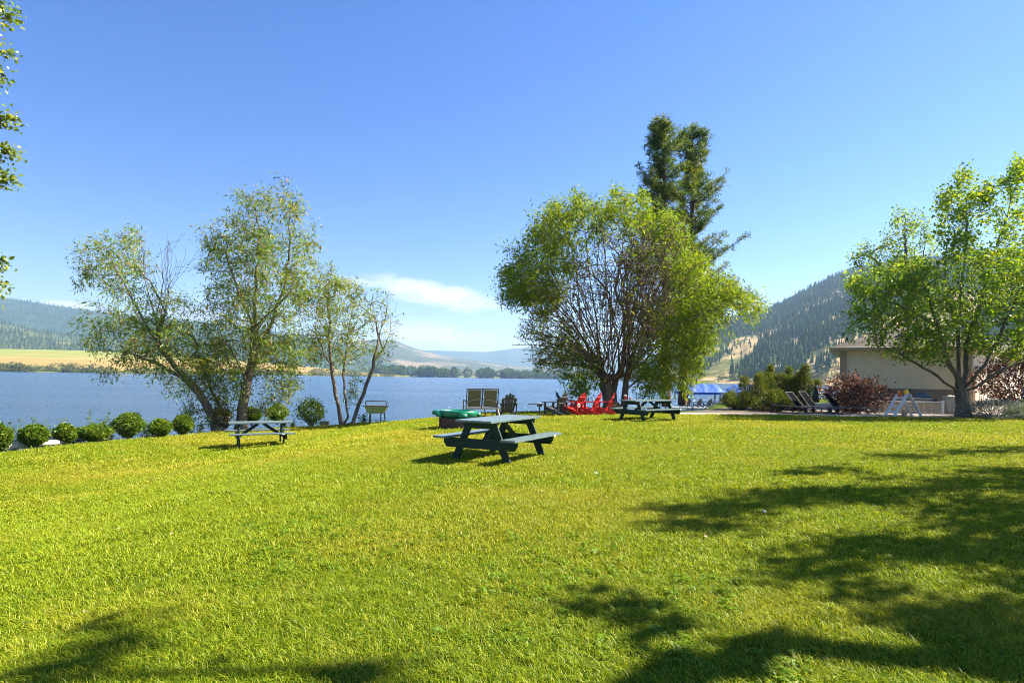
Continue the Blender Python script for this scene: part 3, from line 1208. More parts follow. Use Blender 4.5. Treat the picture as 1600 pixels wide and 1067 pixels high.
make_tree('willow_tree', b2, limbs2, lobes2, D2, 12, bark_grey, lf_willow,
          'tall dense lakeside willow with an upright trunk and olive leaves with tan patches', 'tree', dens=2.2, per=22, R=0.2, leaf_l=0.17, leaf_w=0.042, spread=.16, droop=.5)

# ---- the smaller three-stemmed willow
g3 = gp(548, 664)
D3 = g3.y + 0.2
b3 = Vector((g3.x, D3, float(zg(g3.x, D3)) - 0.1))
limbs3 = [
    [b3, A(549, 648, D3), A(560, 632, D3), A(570, 612, D3), A(578, 588, D3), A(586, 560, D3), A(592, 530, D3), A(596, 495, D3)],
    [b3 + Vector((-.45, .1, 0)), A(528, 632, D3), A(522, 605, D3), A(516, 570, D3), A(514, 530, D3), A(514, 480, D3), A(516, 430, D3)],
    [b3 + Vector((-.2, .25, 0)), A(541, 625, D3, .3), A(535, 600, D3, .4), A(538, 560, D3, .6), A(545, 520, D3, .6), A(548, 480, D3, .5)],
    [A(586, 560, D3), A(604, 545, D3, .3), A(614, 520, D3, .3), A(612, 490, D3, .3)],
    [A(516, 570, D3), A(500, 540, D3, -.5), A(490, 510, D3, -.6)],
]
limbs3 += fan(46, 8, (590, 520, 600, 560), (580, 455, 618, 520), D3, .1, .4, 0)
lobes3 = [(520, 432, 22), (503, 452, 24), (538, 455, 24), (524, 480, 30), (556, 482, 24), (498, 490, 26), (500, 525, 28), (535, 520, 32), (565, 515, 20), (500, 555, 24), (530, 555, 24, .8),
          (482, 535, 16), (590, 490, 18, .5), (606, 500, 14, .5), (595, 465, 14, .5), (612, 525, 10, .4), (592, 545, 18, .6), (570, 555, 20, .7), (553, 600, 12, .7), (548, 620, 10, .7), (575, 480, 14, .2), (565, 455, 12, .15)]
make_tree('willow_tree', b3, limbs3, lobes3, D3, 13, bark_grey, lf_willow,
          'small willow with three separate stems standing beside the charcoal grill', 'tree', dens=2.5, per=19, R=0.15, leaf_l=0.17, leaf_w=0.042, spread=.13, droop=.35)

# ---- the big weeping willow behind the red chairs
D4 = 29.5
b4 = at(957, 645, D4)
b4.z = -0.1
limbs4 = [
    [b4, A(950, 615, D4), A(945, 585, D4), A(932, 560, D4), A(912, 530, D4, -.4), A(890, 495, D4, -.6), A(868, 455, D4, -.8), A(850, 410, D4, -.8)],
    [b4 + Vector((.15, 0, 0)), A(958, 610, D4, .2), A(958, 570, D4, .3), A(955, 520, D4, .4), A(950, 460, D4, .5), A(945, 400, D4, .5), A(940, 345, D4, .3)],
    [b4 + Vector((.6, .1, 0)), A(975, 612, D4), A(980, 580, D4), A(992, 545, D4), A(1012, 505, D4, .3), A(1036, 460, D4, .4), A(1060, 420, D4, .4)],
    [A(980, 580, D4), A(985, 540, D4, -.8), A(985, 490, D4, -1.2), A(985, 430, D4, -1.3), A(990, 370, D4, -1.2)],
    [A(992, 545, D4), A(1030, 520, D4, -.8), A(1075, 500, D4, -1.0), A(1120, 480, D4, -1.0), A(1160, 468, D4, -1)],
    [A(932, 560, D4), A(905, 550, D4, -.8), A(875, 530, D4, -1.2), A(845, 505, D4, -1.4), A(820, 480, D4, -1.4)],
    [A(945, 585, D4), A(915, 575, D4, -.9), A(880, 562, D4, -1.2), A(850, 548, D4, -1.2)],
    [A(912, 530, D4), A(905, 480, D4, .8), A(900, 420, D4, 1.0), A(885, 360, D4, 1.0)],
    [A(1012, 505, D4), A(1000, 450, D4, 1.2), A(1005, 400, D4, 1.4), A(1015, 350, D4, 1.2)],
    [A(980, 580, D4), A(1010, 568, D4, -.8), A(1045, 556, D4, -1), A(1075, 552, D4, -1.0)],
    [A(975, 612, D4), A(1000, 590, D4, 1.0), A(1030, 570, D4, 1.5), A(1055, 560, D4, 1.5)],
    [A(945, 585, D4), A(935, 540, D4, -1.2), A(930, 490, D4, -1.8), A(922, 430, D4, -2.0), A(915, 370, D4, -1.8)],
    [A(958, 570, D4), A(970, 520, D4, -1.6), A(965, 460, D4, -2.2), A(968, 390, D4, -2.4)],
    [A(985, 540, D4, -.8), A(1005, 500, D4, -1.8), A(1022, 450, D4, -2.2), A(1030, 400, D4, -2.2)],
    [A(992, 545, D4), A(1020, 500, D4, -1.4), A(1055, 455, D4, -1.8), A(1085, 430, D4, -1.6)],
    [A(945, 585, D4), A(925, 560, D4, 1.0), A(890, 520, D4, 1.8), A(860, 470, D4, 2.0), A(835, 430, D4, 1.8)],
    [A(932, 560, D4), A(895, 535, D4, -1.8), A(860, 525, D4, -2.2), A(828, 520, D4, -2.2)],
    [A(932, 560, D4), A(900, 510, D4, -1.8), A(872, 480, D4, -2.2), A(845, 455, D4, -2.2)],
]
limbs4 += fan(41, 34, (935, 560, 985, 605), (930, 370, 1050, 430), D4, .1, 1.4, -1.6)
limbs4 += fan(47, 30, (965, 555, 990, 600), (965, 370, 1062, 445), D4, .08, 1.0, -2.6)
limbs4 += fan(42, 22, (930, 560, 960, 600), (835, 400, 920, 480), D4, .25, 1.5, -.8)
limbs4 += fan(43, 22, (925, 555, 955, 600), (812, 485, 880, 570), D4, .35, 1.4, -.8)
limbs4 += fan(44, 26, (975, 545, 1000, 590), (1040, 390, 1130, 480), D4, .2, 1.4, -1.2)
lobes4 = [(866, 322, 9), (903, 311, 9), (962, 304, 9), (1003, 310, 8), (985, 318, 9), (1046, 338, 9), (838, 362, 9), (795, 425, 9), (1140, 440, 9), (925, 322, 8), (870, 347, 23), (855, 360, 24), (890, 335, 20), (835, 395, 32), (815, 425, 26), (800, 445, 22), (822, 468, 18), (848, 465, 22), (872, 468, 20, .6), (792, 470, 12), (845, 440, 30), (815, 455, 22), (910, 344, 24), (942, 338, 22), (965, 330, 21),
          (990, 335, 22), (1018, 340, 18), (885, 385, 34), (940, 370, 30, .8, 1.6), (985, 362, 28, .75, 1.8), (1030, 365, 26, .8, 1.2), (870, 420, 30), (910, 420, 30, .6, 1.5), (1060, 400, 32, .75), (1085, 430, 28),
          (1105, 445, 26), (1125, 460, 26), (1150, 465, 24), (1172, 470, 16), (1186, 478, 10), (1165, 490, 14, .8), (1110, 485, 28), (1080, 475, 32), (1090, 515, 28), (1060, 520, 30), (1085, 545, 26), (1060, 550, 28),
          (1100, 535, 18), (1035, 575, 26), (1070, 578, 20), (1010, 590, 22), (1042, 598, 14), (1090, 568, 12), (1025, 610, 14), (1005, 612, 12), (1072, 600, 10),
          (950, 430, 44, .01, -3.4), (1000, 420, 44, .01, -3.4), (1030, 400, 36, .01, -3.0), (965, 480, 44, .01, -3.2), (1010, 480, 44, .01, -3.2), (920, 470, 38, .01, -3.0), (880, 470, 34, .01, -2.4), (1040, 480, 30, .5), (940, 530, 38, .01, -2.6), (990, 530, 34, .01, -2.4), (960, 385, 30, .01, -3.0), (1050, 370, 24, .01, -2.0), (1000, 370, 30, .01, -2.8), (905, 425, 30, .01, -2.8),
          (850, 490, 26, .06), (830, 515, 24, .03), (850, 540, 26, .04), (880, 525, 30, .06), (875, 560, 24, .08), (845, 565, 16, .06), (905, 555, 26, .12), (900, 590, 18, 1.0), (915, 605, 16, 1), (895, 605, 12, .8),
          (930, 590, 16, .8), (1045, 350, 14, .2), (1060, 375, 16, .2), (1010, 545, 30, .6), (1000, 400, 30, .2, -2)]
make_tree('weeping_willow', b4, limbs4, lobes4, D4, 14, bark_dark, lf_weep,
          'wide bright green willow with brown bare inner twigs behind the red chairs', 'tree', dens=2.8, per=30, bare_mul=6.0, jit=.035, curve=.09, R=0.42, tip=0.0125, leaf_l=0.22, leaf_w=0.055, spread=.2, droop=.55, depth=4.2, step=.4, ex=.66)

# ---- the maple beside the beige house
D5 = 27.2
b5 = at(1505, 655, D5)
b5.z = -0.08
limbs5 = [
    [b5, A(1504, 632, D5), A(1503, 612, D5), A(1499, 590, D5), A(1496, 560, D5), A(1498, 520, D5), A(1500, 470, D5), A(1506, 410, D5), A(1508, 350, D5), A(1508, 300, D5)],
    [A(1503, 614, D5), A(1486, 606, D5, -.4), A(1464, 588, D5, -.6), A(1442, 572, D5, -.8), A(1410, 556, D5, -1), A(1380, 540, D5, -1)],
    [A(1499, 592, D5), A(1486, 575, D5, -.2), A(1474, 548, D5, -.4), A(1466, 510, D5, -.5), A(1450, 460, D5, -.5), A(1430, 420, D5, -.5)],
    [A(1504, 606, D5), A(1510, 580, D5, .4), A(1508, 540, D5, .7), A(1530, 480, D5, .9), A(1552, 400, D5, .9), A(1582, 310, D5, .6), A(1594, 262, D5, .5)],
    [A(1505, 608, D5), A(1522, 592, D5, -.4), A(1538, 568, D5, -.6), A(1552, 545, D5, -.8), A(1572, 500, D5, -.9), A(1600, 440, D5, -1)],
    [A(1508, 616, D5), A(1526, 610, D5, -.5), A(1545, 588, D5, -.8), A(1575, 572, D5, -1), A(1610, 562, D5, -1.1), A(1650, 545, D5, -1)],
    [A(1466, 510, D5), A(1430, 490, D5, .8), A(1390, 470, D5, 1), A(1350, 460, D5, .8)],
    [A(1498, 520, D5), A(1480, 460, D5, 1.4), A(1475, 400, D5, 1.6), A(1482, 350, D5, 1.2)],
]
lobes5 = [(1508, 300, 10), (1506, 272, 5), (1507, 285, 7), (1512, 315, 13), (1594, 255, 5), (1589, 275, 9), (1574, 282, 7), (1547, 290, 6), (1478, 300, 5), (1533, 305, 5), (1330, 450, 8), (1505, 330, 22), (1480, 335, 13), (1476, 316, 6), (1486, 365, 26), (1520, 374, 22), (1552, 336, 14), (1546, 312, 7), (1562, 364, 24), (1582, 300, 16), (1590, 262, 9),
          (1592, 325, 18), (1600, 290, 14), (1464, 418, 20), (1502, 408, 30), (1545, 410, 34), (1590, 400, 32), (1420, 430, 26), (1385, 438, 24), (1352, 440, 20), (1340, 455, 14), (1400, 460, 34), (1440, 455, 36), (1360, 470, 24),
          (1340, 490, 16), (1375, 500, 28), (1345, 515, 18), (1420, 500, 36), (1470, 480, 40), (1530, 470, 40), (1580, 460, 36), (1620, 450, 36), (1640, 400, 36), (1630, 350, 24), (1655, 470, 36), (1450, 530, 28), (1480, 520, 26), (1410, 535, 24),
          (1440, 555, 16), (1475, 545, 16), (1545, 515, 34), (1590, 510, 34), (1590, 545, 22), (1560, 545, 20), (1630, 520, 34), (1520, 530, 20), (1670, 520, 30), (1378, 530, 18), (1660, 430, 34)]
make_tree('maple_tree', b5, limbs5, lobes5, D5, 15, bark_maple, lf_maple,
          'spreading bright green maple forking low in front of the beige house', 'tree', dens=2.2, per=23, R=0.25, leaf_l=0.125, leaf_w=0.105, spread=.17, droop=.35, depth=3.4)

# ---- a second tree behind the maple, over the roof
D6 = 42.0
b6 = at(1425, 636, D6)
b6.z = -0.1
limbs6 = [[b6, A(1424, 560, D6), A(1420, 480, D6), A(1416, 400, D6), A(1413, 335, D6)],
          [A(1420, 480, D6), A(1395, 440, D6), A(1362, 400, D6)], [A(1420, 470, D6), A(1440, 420, D6), A(1445, 375, D6)]]
lobes6 = [(1413, 332, 12), (1414, 355, 20), (1400, 345, 10), (1420, 380, 26), (1390, 375, 14), (1442, 350, 9), (1448, 375, 16), (1400, 405, 26), (1372, 400, 16), (1352, 385, 10), (1350, 405, 14), (1338, 405, 9),
          (1432, 405, 22), (1372, 430, 22), (1345, 430, 16), (1410, 440, 26), (1440, 440, 20)]
make_tree('leafy_tree', b6, limbs6, lobes6, D6, 16, bark_maple, lf_maple,
          'green tree rising behind the house roof to the left of the maple top', 'tree', dens=2.2, per=20, R=0.25, leaf_l=0.16, leaf_w=0.12, spread=.22, droop=.3)


# ---- the two tall pines
def pine(base, top, seed, h0, reach, label, lean=0.0):
    rg = np.random.default_rng(seed)
    root = thing('pine_tree', base, 0, label, 'tree', None)
    H = top.z - base.z
    ax = (top - base) / H
    n = 40
    P = [np.array(base) * 0 + np.array(ax) * H * i / n + np.array([0.12 * math.sin(i * .35 + seed), 0.1 * math.sin(i * .27), 0]) * (i / n) for i in range(n + 1)]
    par = [i - 1 for i in range(n + 1)]
    r = [0.26 * (1 - i / n) ** 0.8 + 0.015 for i in range(n + 1)]
    tips = []
    z = h0
    while z < H - 0.25:
        f = (z - h0) / (H - h0)
        i = min(n, int(z / H * n))
        for b in range(rg.integers(3, 6)):
            az = rg.uniform(0, 6.283)
            Lb = reach(f) * rg.uniform(0.5, 1.2)
            d = np.array([math.cos(az), math.sin(az), 0])
            k = max(3, int(Lb / 0.3))
            rise = 0.05 + 0.55 * f + rg.normal(0, .1)
            last = i
            p0 = P[i]
            side = np.array([-d[1], d[0], 0]) * rg.normal(0, .15)
            for j in range(1, k + 1):
                q = j / k
                p = p0 + (d + side * q) * Lb * q + np.array([0, 0, Lb * (rise * q - 0.22 * q * (1 - q) + 0.18 * q * q)]) + rg.normal(0, .025, 3)
                P.append(p)
                par.append(last)
                last = len(P) - 1
                r.append((0.05 * (1 - f) + .018) * (1 - q) * (Lb / 3) ** .5 + .008)
                if q > 0.3:
                    for s_ in range(2):
                        if rg.random() < 0.75:
                            sd = np.array([-d[1], d[0], 0]) * rg.choice([-1, 1]) * rg.uniform(.3, .8) * (1.15 - q) * Lb * 0.42
                            e = p + sd + d * rg.uniform(.1, .35) + np.array([0, 0, rg.uniform(0.0, .3)])
                            P.append(e)
                            par.append(last)
                            r.append(.008)
                            tips.append(e)
                    tips.append(p)
        z += rg.uniform(.24, .42) * (1.15 - .45 * f)
    tips += [P[n], P[n] - np.array(ax) * .25]
    wood('trunk', np.array(P), np.array(par), np.array(r), bark_pine, root)
    tips = np.array(tips)
    per = 21
    pos = np.repeat(tips, per, 0) + rg.normal(0, .06, (len(tips) * per, 3))
    d = rg.normal(0, 1, pos.shape)
    d[:, 2] = d[:, 2] * .8 + .45
    ln = rg.uniform(.2, .36, len(pos))
    cr = link('crown', leaf_mesh('crown', pos, d, rg.normal(0, 1, pos.shape), ln, np.full(len(pos), .036)), lf_pine, root)
    cr['kind'] = 'stuff'
    return root


D7 = 36.0
pb1 = at(1041, 640, D7 - 1.0)
pb1.z = -.05
pt1 = at(1035, 189, D7 - 1.0)
pine(pb1, pt1, 3, 4.5, lambda f: 2.45 * (1 - f) ** .5 * (.85 + .22 * math.sin(f * 31)) * min(1, 0.5 + f * 3), 'dark pine with a broad blunt top rising behind the willow')
pb2 = at(1066, 642, D7 + 1.0)
pb2.z = -.05
pt2 = at(1086, 197, D7 + 1.0)
pine(pb2, pt2, 4, 4.2, lambda f: 3.3 * (1 - f) ** 0.75 * (0.75 + 0.35 * math.sin(f * 23)) + .3, 'slimmer pointed pine with long open lower branches right of the other pine')


# ---- trees just outside the frame that shade the lawn and reach into the picture
def off_lobe(px, py, h, r, lf=1.0):
    """the place at height h whose shade falls on the lawn at pixel (px, py)"""
    g = gp(px, py)
    k = (h - g.z) / math.tan(SUN_EL)
    return (g.x + SUN_H.x * k, g.y + SUN_H.y * k, h, r, lf)


def free_tree(name, base, limbs, lob, seed, bark, leaf, label, cat, dens=26, per=20, R=0.3, **kw):
    rg = np.random.default_rng(seed)
    T, Lf = [], []
    for (x, y, z, r, lf) in lob:
        n = int(dens * r ** 2) + 4
        d = rg.normal(0, 1, (n, 3))
        d /= np.linalg.norm(d, axis=1)[:, None]
        T.append(np.array((x, y, z)) + d * (rg.random(n) ** .5)[:, None] * r)
        Lf.append(np.full(n, lf))
    T = np.concatenate(T)
    Lf = np.concatenate(Lf)
    return make_tree(name, base, limbs, [], 10.0, seed, bark, leaf, label, cat, dens=0, per=per, R=R, extra=(T, Lf), **kw)


shade = []
for a_ in ((1085, 803, 7.6, .42), (1130, 798, 7.4, .5), (1190, 785, 7.2, .6), (1260, 775, 7.0, .7), (1330, 780, 6.6, .75), (1420, 775, 6.2, .85), (1510, 760, 5.8, 1.1), (1600, 740, 5.4, 1.2),
           (1240, 741, 6.4, .4), (1310, 735, 6.0, .5), (1400, 716, 5.4, .7), (1500, 708, 5.0, .8), (1600, 705, 4.6, 1.0), (1060, 830, 7.4, .22), (1120, 826, 7.3, .3),
           (1500, 815, 6.4, .7), (1600, 800, 6.0, 1.1), (1265, 885, 6.2, .32), (1330, 872, 6.2, .4), (1400, 862, 6.2, .45), (1480, 865, 6.1, .55), (1570, 870, 6.0, .7), (1240, 900, 6.2, .2),
           (1660, 850, 5.8, 1.2), (1700, 760, 5.2, 1.4)):
    shade.append(off_lobe(*a_))
tb = Vector((14.6, 10.6, -.1))
free_tree('shade_tree', tb, [[tb, (14.5, 10.5, 2.2), (13.6, 10.3, 4.4), (12.2, 10.0, 6.2), (10.6, 9.7, 7.6)], [(14.5, 10.5, 2.2), (15.3, 11, 5), (15.2, 11.5, 8)],
                               [(13.6, 10.3, 4.4), (12.4, 8.6, 5.8), (10.8, 7.2, 6.6)], [(14.5, 10.5, 2.2), (15.6, 12.6, 3.6), (17.0, 14.4, 4.6)]], shade, 31, bark_maple, lf_maple,
          'maple beyond the picture edge casting the large shade on the lawn', 'tree', dens=38, leaf_l=.13, leaf_w=.11, spread=.16, R=.3)
shade2 = []
for a_ in ((1340, 935, 6.2, .22), (1400, 965, 6.2, .24), (1470, 990, 6.0, .25), (1530, 1010, 6.0, .28), (1590, 1045, 6.0, .3), (1640, 1000, 5.6, .4), (1540, 955, 6.0, .2), (1600, 920, 6.0, .3),
           (955, 955, 6.2, .15), (1000, 985, 6.2, .15), (915, 938, 6.2, .08), (1190, 1015, 6.3, .07), (1060, 1050, 6.3, .07),
           (570, 1050, 7.6, .10), (525, 1064, 7.6, .08), (110, 1045, 8.6, .14), (150, 1025, 8.6, .10), (60, 1066, 8.7, .14), (185, 985, 8.5, .04)):
    shade2.append(off_lobe(*a_))
tb2 = Vector((8.6, -4.2, -.1))
free_tree('shade_tree', tb2, [[tb2, (8.5, -4.0, 2.4), (8.4, -3.4, 4.6), (8.2, -1.6, 6.2), (8.1, 1.0, 7.0), (7.6, 3.6, 7.2)], [(8.2, -1.6, 6.2), (7.2, 0.5, 7.6), (6.2, 3.2, 8.6)],
                                [(8.4, -3.4, 4.6), (9.4, -1.0, 5.8), (9.6, 2.4, 6.3)]], shade2, 32, bark_maple, lf_maple,
          'tree behind the viewer dappling the nearest grass with shade', 'tree', leaf_l=.12, leaf_w=.10, spread=.09, R=.2, dens=150, per=9)

D8 = 6.6
tb3 = Vector((-8.2, 6.9, -.8))
lob3 = []
for (px, py, r) in ((-34, 20, 26), (14, 32, 8), (16, 92, 8), (-34, 60, 24), (-22, 130, 14), (-70, 100, 60), (4, 186, 8), (18, 186, 5), (-50, 200, 40), (8, 240, 10), (20, 238, 5), (4, 280, 9),
                    (14, 280, 5), (-62, 300, 40), (-4, 455, 12), (2, 412, 4), (-50, 420, 50), (-90, 250, 80), (-60, 30, 60), (2, 8, 9), (-6, 465, 9), (4, 120, 9)):
    q = at(px, py, D8)
    lob3.append((q.x, q.y, q.z, r * D8 / F * 0.9, 1.0))
free_tree('birch_tree', tb3, [[tb3, (-8.1, 6.8, 1.2), (-7.9, 6.8, 3.0), (-7.6, 6.7, 5.2), (-7.2, 6.7, 7.0)], [(-7.9, 6.8, 3.0), (-7.2, 6.7, 3.6), (-6.3, 6.6, 3.9)],
                                [(-7.9, 6.8, 2.0), (-7.0, 6.7, 2.4), (-6.1, 6.6, 2.45)], [(-7.6, 6.7, 4.4), (-6.6, 6.6, 5.0), (-5.8, 6.6, 5.3)]], lob3, 33, bark_maple, lf_birch,
          'birch at the picture edge with a few leafy branch tips hanging into view', 'tree', leaf_l=.052, leaf_w=.036, spread=.05, R=.13, dens=120, per=16, step=.2, tip=.003, jit=.02, back=2)


# ---- clipped and wild shrubs
def shrub(name, base, w, h, seed, leaf, label, cat, group=None, n=2600, ll=0.05, lw=0.03, bare=0.12, flat=1.0, lumpy=0.18, stems=9, loose=0.0, spiky=False, core=.4):
    rg = np.random.default_rng(seed)
    root = thing(name, base, rg.uniform(0, 6.28), label, cat, group)
    m = MB()
    for i in range(stems):
        a = rg.uniform(0, 6.283)
        q = rg.uniform(.3, .75)
        e = Vector((math.cos(a) * w * .5 * q, math.sin(a) * w * .5 * q, h * rg.uniform(.45, .8)))
        m.tube([(e.x * .12, e.y * .12, -.03), (e.x * .5, e.y * .5, e.z * .5), e], [.016 * (h + .4), .011 * (h + .4), .004], 5)
    m.build('stems', bark_grey, root)
    d = rg.normal(0, 1, (n, 3))
    d /= np.linalg.norm(d, axis=1)[:, None]
    lump = np.array([1 + lumpy * 3 * float(fbm(p[0] * 2.1 + seed, p[1] * 2.1 + p[2] * 2.7, 3, seed)) for p in d])
    rr = (core + (1 - core) * rg.random(n) ** .5) * lump * (1 + loose * rg.random(n) ** 4)
    z = (d[:, 2] * .5 + .5)
    pos = np.stack([d[:, 0] * rr * w / 2 * (0.72 + .28 * np.sin(np.clip(z, 0, 1) * 3.0)), d[:, 1] * rr * w / 2 * (0.72 + .28 * np.sin(np.clip(z, 0, 1) * 3.0)),
                    h * (bare + (1 - bare) * (.5 + .5 * d[:, 2] * rr * flat))], -1)
    dr = d * .8 + rg.normal(0, .7, (n, 3)) + np.array([0, 0, .35])
    if spiky:
        dr = d * .8 + rg.normal(0, .3, (n, 3)) + np.array([0, 0, .5])
    L_ = ll * rg.uniform(.6, 1.35, n)
    cr = link('crown', leaf_mesh('crown', pos, dr, rg.normal(0, 1, (n, 3)) + d * .8, L_, L_ * lw / ll), leaf, root)
    cr['kind'] = 'stuff'
    return root


HG = None
for i, (px, py, wpx, hpx, lb) in enumerate((
        (0, 706, 34, 42, 'clipped yellowish shrub cut off by the left picture edge'),
        (52, 701, 46, 38, 'dark rounded shrub standing in front of the pale log edging, leftmost whole one'),
        (102, 695, 36, 34, 'small loose shrub at the right end of the pale log edging'),
        (147, 692, 54, 30, 'low wide flattened round shrub between a loose shrub and the biggest round shrub'),
        (201, 687, 52, 42, 'biggest smooth round shrub of the left shore row'),
        (250, 685, 40, 32, 'small yellow-green round shrub between the biggest and the darkest round shrub'),
        (286, 681, 34, 34, 'dark green ball shrub just left of the leaning willow foot'),
        (393, 664, 36, 30, 'round shrub directly behind the left end of the smaller picnic table'),
        (433, 662, 38, 34, 'round shrub directly behind the right end of the smaller picnic table'))):
    g = gp(px, py)
    y = g.y + 0.35
    k = y / F
    shrub('round_shrub', (g.x * y / g.y, y, float(zg(g.x, y)) - .02), wpx * k * (.80, .90, .82, .94, .92, .80, .90, .86, .9)[i] * .93, hpx * k * .96 * (.95, .98, .9, .92, 1, .9, .98, .9, .92)[i], 200 + i, lf_box, lb, 'shrub', 'clipped shrubs along the lake edge',
          n=6500, ll=.062, lw=.042, loose=.22 if i in (0, 2, 5) else .09, lumpy=.38 if i in (0, 2) else .22)
g = gp(481, 668)
k = (g.y + .4) / F
shrub('wild_shrub', (g.x, g.y + .4, g.z), 42 * k, 42 * k, 231, lf_box, 'loose dark shrub with stray shoots between the smaller table and the three-stemmed willow', 'shrub', n=2600, ll=.085, lw=.045, loose=.45, lumpy=.3)
g = gp(349, 671)
k = (g.y + .2) / F
shrub('dying_shrub', (g.x, g.y - .1, g.z), 26 * k, 34 * k, 232, lf_rust, 'rust-brown half-dead shrub between the feet of the two tall willows', 'shrub', n=900, ll=.09, lw=.05, loose=.4, lumpy=.3)


def weed(px, py, wpx, hpx, seed, label):
    rg = np.random.default_rng(seed)
    g = gp(px, py)
    y = g.y + .9
    k = y / F
    root = thing('leafy_weed', (g.x * y / g.y, y, float(zg(g.x, y)) - .35), 0, label, 'weed', 'wild weeds behind the shrub row')
    m = MB()
    pos, dr = [], []
    H = hpx * k + .35
    for s_ in range(5):
        bx, by = rg.normal(0, wpx * k * .22, 2)
        lean = rg.normal(0, .14, 2)
        h = H * rg.uniform(.6, 1)
        pts = [(bx, by, 0), (bx + lean[0] * h * .5, by + lean[1] * h * .5, h * .5), (bx + lean[0] * h, by + lean[1] * h, h)]
        m.tube(pts, [.008, .006, .003], 4)
        for f in np.arange(.15, 1.0, .045):
            c = np.array([bx + lean[0] * h * f, by + lean[1] * h * f, h * f])
            for q in range(2):
                a = rg.uniform(0, 6.28)
                d = np.array([math.cos(a), math.sin(a), .35])
                pos.append(c)
                dr.append(d)
    m.build('stems', lf_weed, root)
    pos = np.array(pos)
    L_ = rg.uniform(.09, .17, len(pos)) * (1.25 - .5 * pos[:, 2] / H)
    cr = link('crown', leaf_mesh('crown', pos, np.array(dr), rg.normal(0, .3, pos.shape) + np.array([0, 0, 1]), L_, L_ * .5), lf_weed, root)
    cr['kind'] = 'stuff'


for i, (px, py, w_, h_, lb) in enumerate(((20, 703, 34, 44, 'tall leafy weeds behind the shrubs at the left picture edge'), (75, 698, 26, 46, 'thin upright weed rising left of the small loose shrub'),
                                          (95, 696, 26, 46, 'leafy weed rising directly behind the small loose shrub'), (150, 690, 22, 52, 'tallest weed with a pale flower head behind the flattened shrub'),
                                          (168, 689, 20, 44, 'leafy weed close to the left side of the biggest round shrub'), (232, 684, 16, 26, 'short weed right of the biggest round shrub'),
                                          (310, 678, 22, 26, 'low grey-green weeds at the leaning willow foot'), (456, 668, 20, 14, 'low weeds between the round shrub and the loose wild shrub'),
                                          (568, 661, 10, 18, 'tuft of weeds between the stems of the small willow and the grill'), (126, 694, 16, 26, 'short weed between the small loose shrub and the flattened shrub'))):
    weed(px, py, w_, h_, 300 + i, lb)


def conifer_shrub(px, D, wm, hm_, seed, label, tops):
    """dense shrubby pine: several upright leaders clothed in needle sprays"""
    rg = np.random.default_rng(seed)
    b = at(px, 600, D)
    b.z = -.05
    root = thing('shrub_pine', b, 0, label, 'shrub', 'shrubby pines left of the sun loungers')
    m = MB()
    tips, ax = [], []
    for s_ in range(tops):
        f = (s_ + .5) / tops * 2 - 1
        tx, ty = f * wm * .42, rg.uniform(-.3, .3) * wm
        th = hm_ * rg.uniform(.72, 1.0) * (1 - .35 * f * f)
        m.tube([(tx * .2, ty * .2, 0), (tx * .8, ty * .8, th * .45), (tx, ty, th)], [.07, .045, .012], 6)
        z = .1
        while z < th:
            r_ = (1 - z / th) ** .8 * wm * .27 + .045
            q = min(1, z / th / .45) * .8 if z < th * .45 else .8 + .2 * (z / th - .45) / .55
            for j in range(9):
                a = rg.uniform(0, 6.28)
                rr = r_ * rg.uniform(.35, 1.1)
                e = np.array([tx * q + math.cos(a) * rr, ty * q + math.sin(a) * rr, z + rr * .35])
                if e[2] > 0.03:
                    tips.append(e)
                    ax.append(np.array([math.cos(a) * .7, math.sin(a) * .7, .8]))
                    if j % 3 == 0:
                        m.tube([(tx * q, ty * q, z), e], [.014, .005], 3, False)
            z += .11
        tips.append(np.array([tx, ty, th]))
        ax.append(np.array([0, 0, 1.0]))
    m.build('stems', bark_pine, root)
    per = 16
    tips = np.repeat(np.array(tips), per, 0)
    ax = np.repeat(np.array(ax), per, 0)
    pos = tips + rg.normal(0, .07, tips.shape)
    d = ax + rg.normal(0, .55, tips.shape)
    ln = rg.uniform(.09, .18, len(pos))
    cr = link('crown', leaf_mesh('crown', pos, d, rg.normal(0, 1, pos.shape), ln, np.full(len(pos), .026)), lf_jun, root)
    cr['kind'] = 'stuff'


conifer_shrub(1186, 32.0, 2.3, 2.55, 401, 'shrubby pine with a single sharp top, first from the blue canopy', 4)
conifer_shrub(1216, 33.0, 2.1, 2.5, 402, 'shrubby pine in the middle of the clump behind the loungers', 4)
conifer_shrub(1246, 32.2, 2.2, 2.45, 403, 'shrubby pine with several tops at the house end of the clump', 6)
conifer_shrub(1155, 31.2, 2.2, 1.15, 404, 'low spreading shrubby pine at the lake end of the clump', 4)
conifer_shrub(1205, 30.6, 2.6, 1.25, 405, 'low yellowish shrubby pine in front of the taller tops', 4)

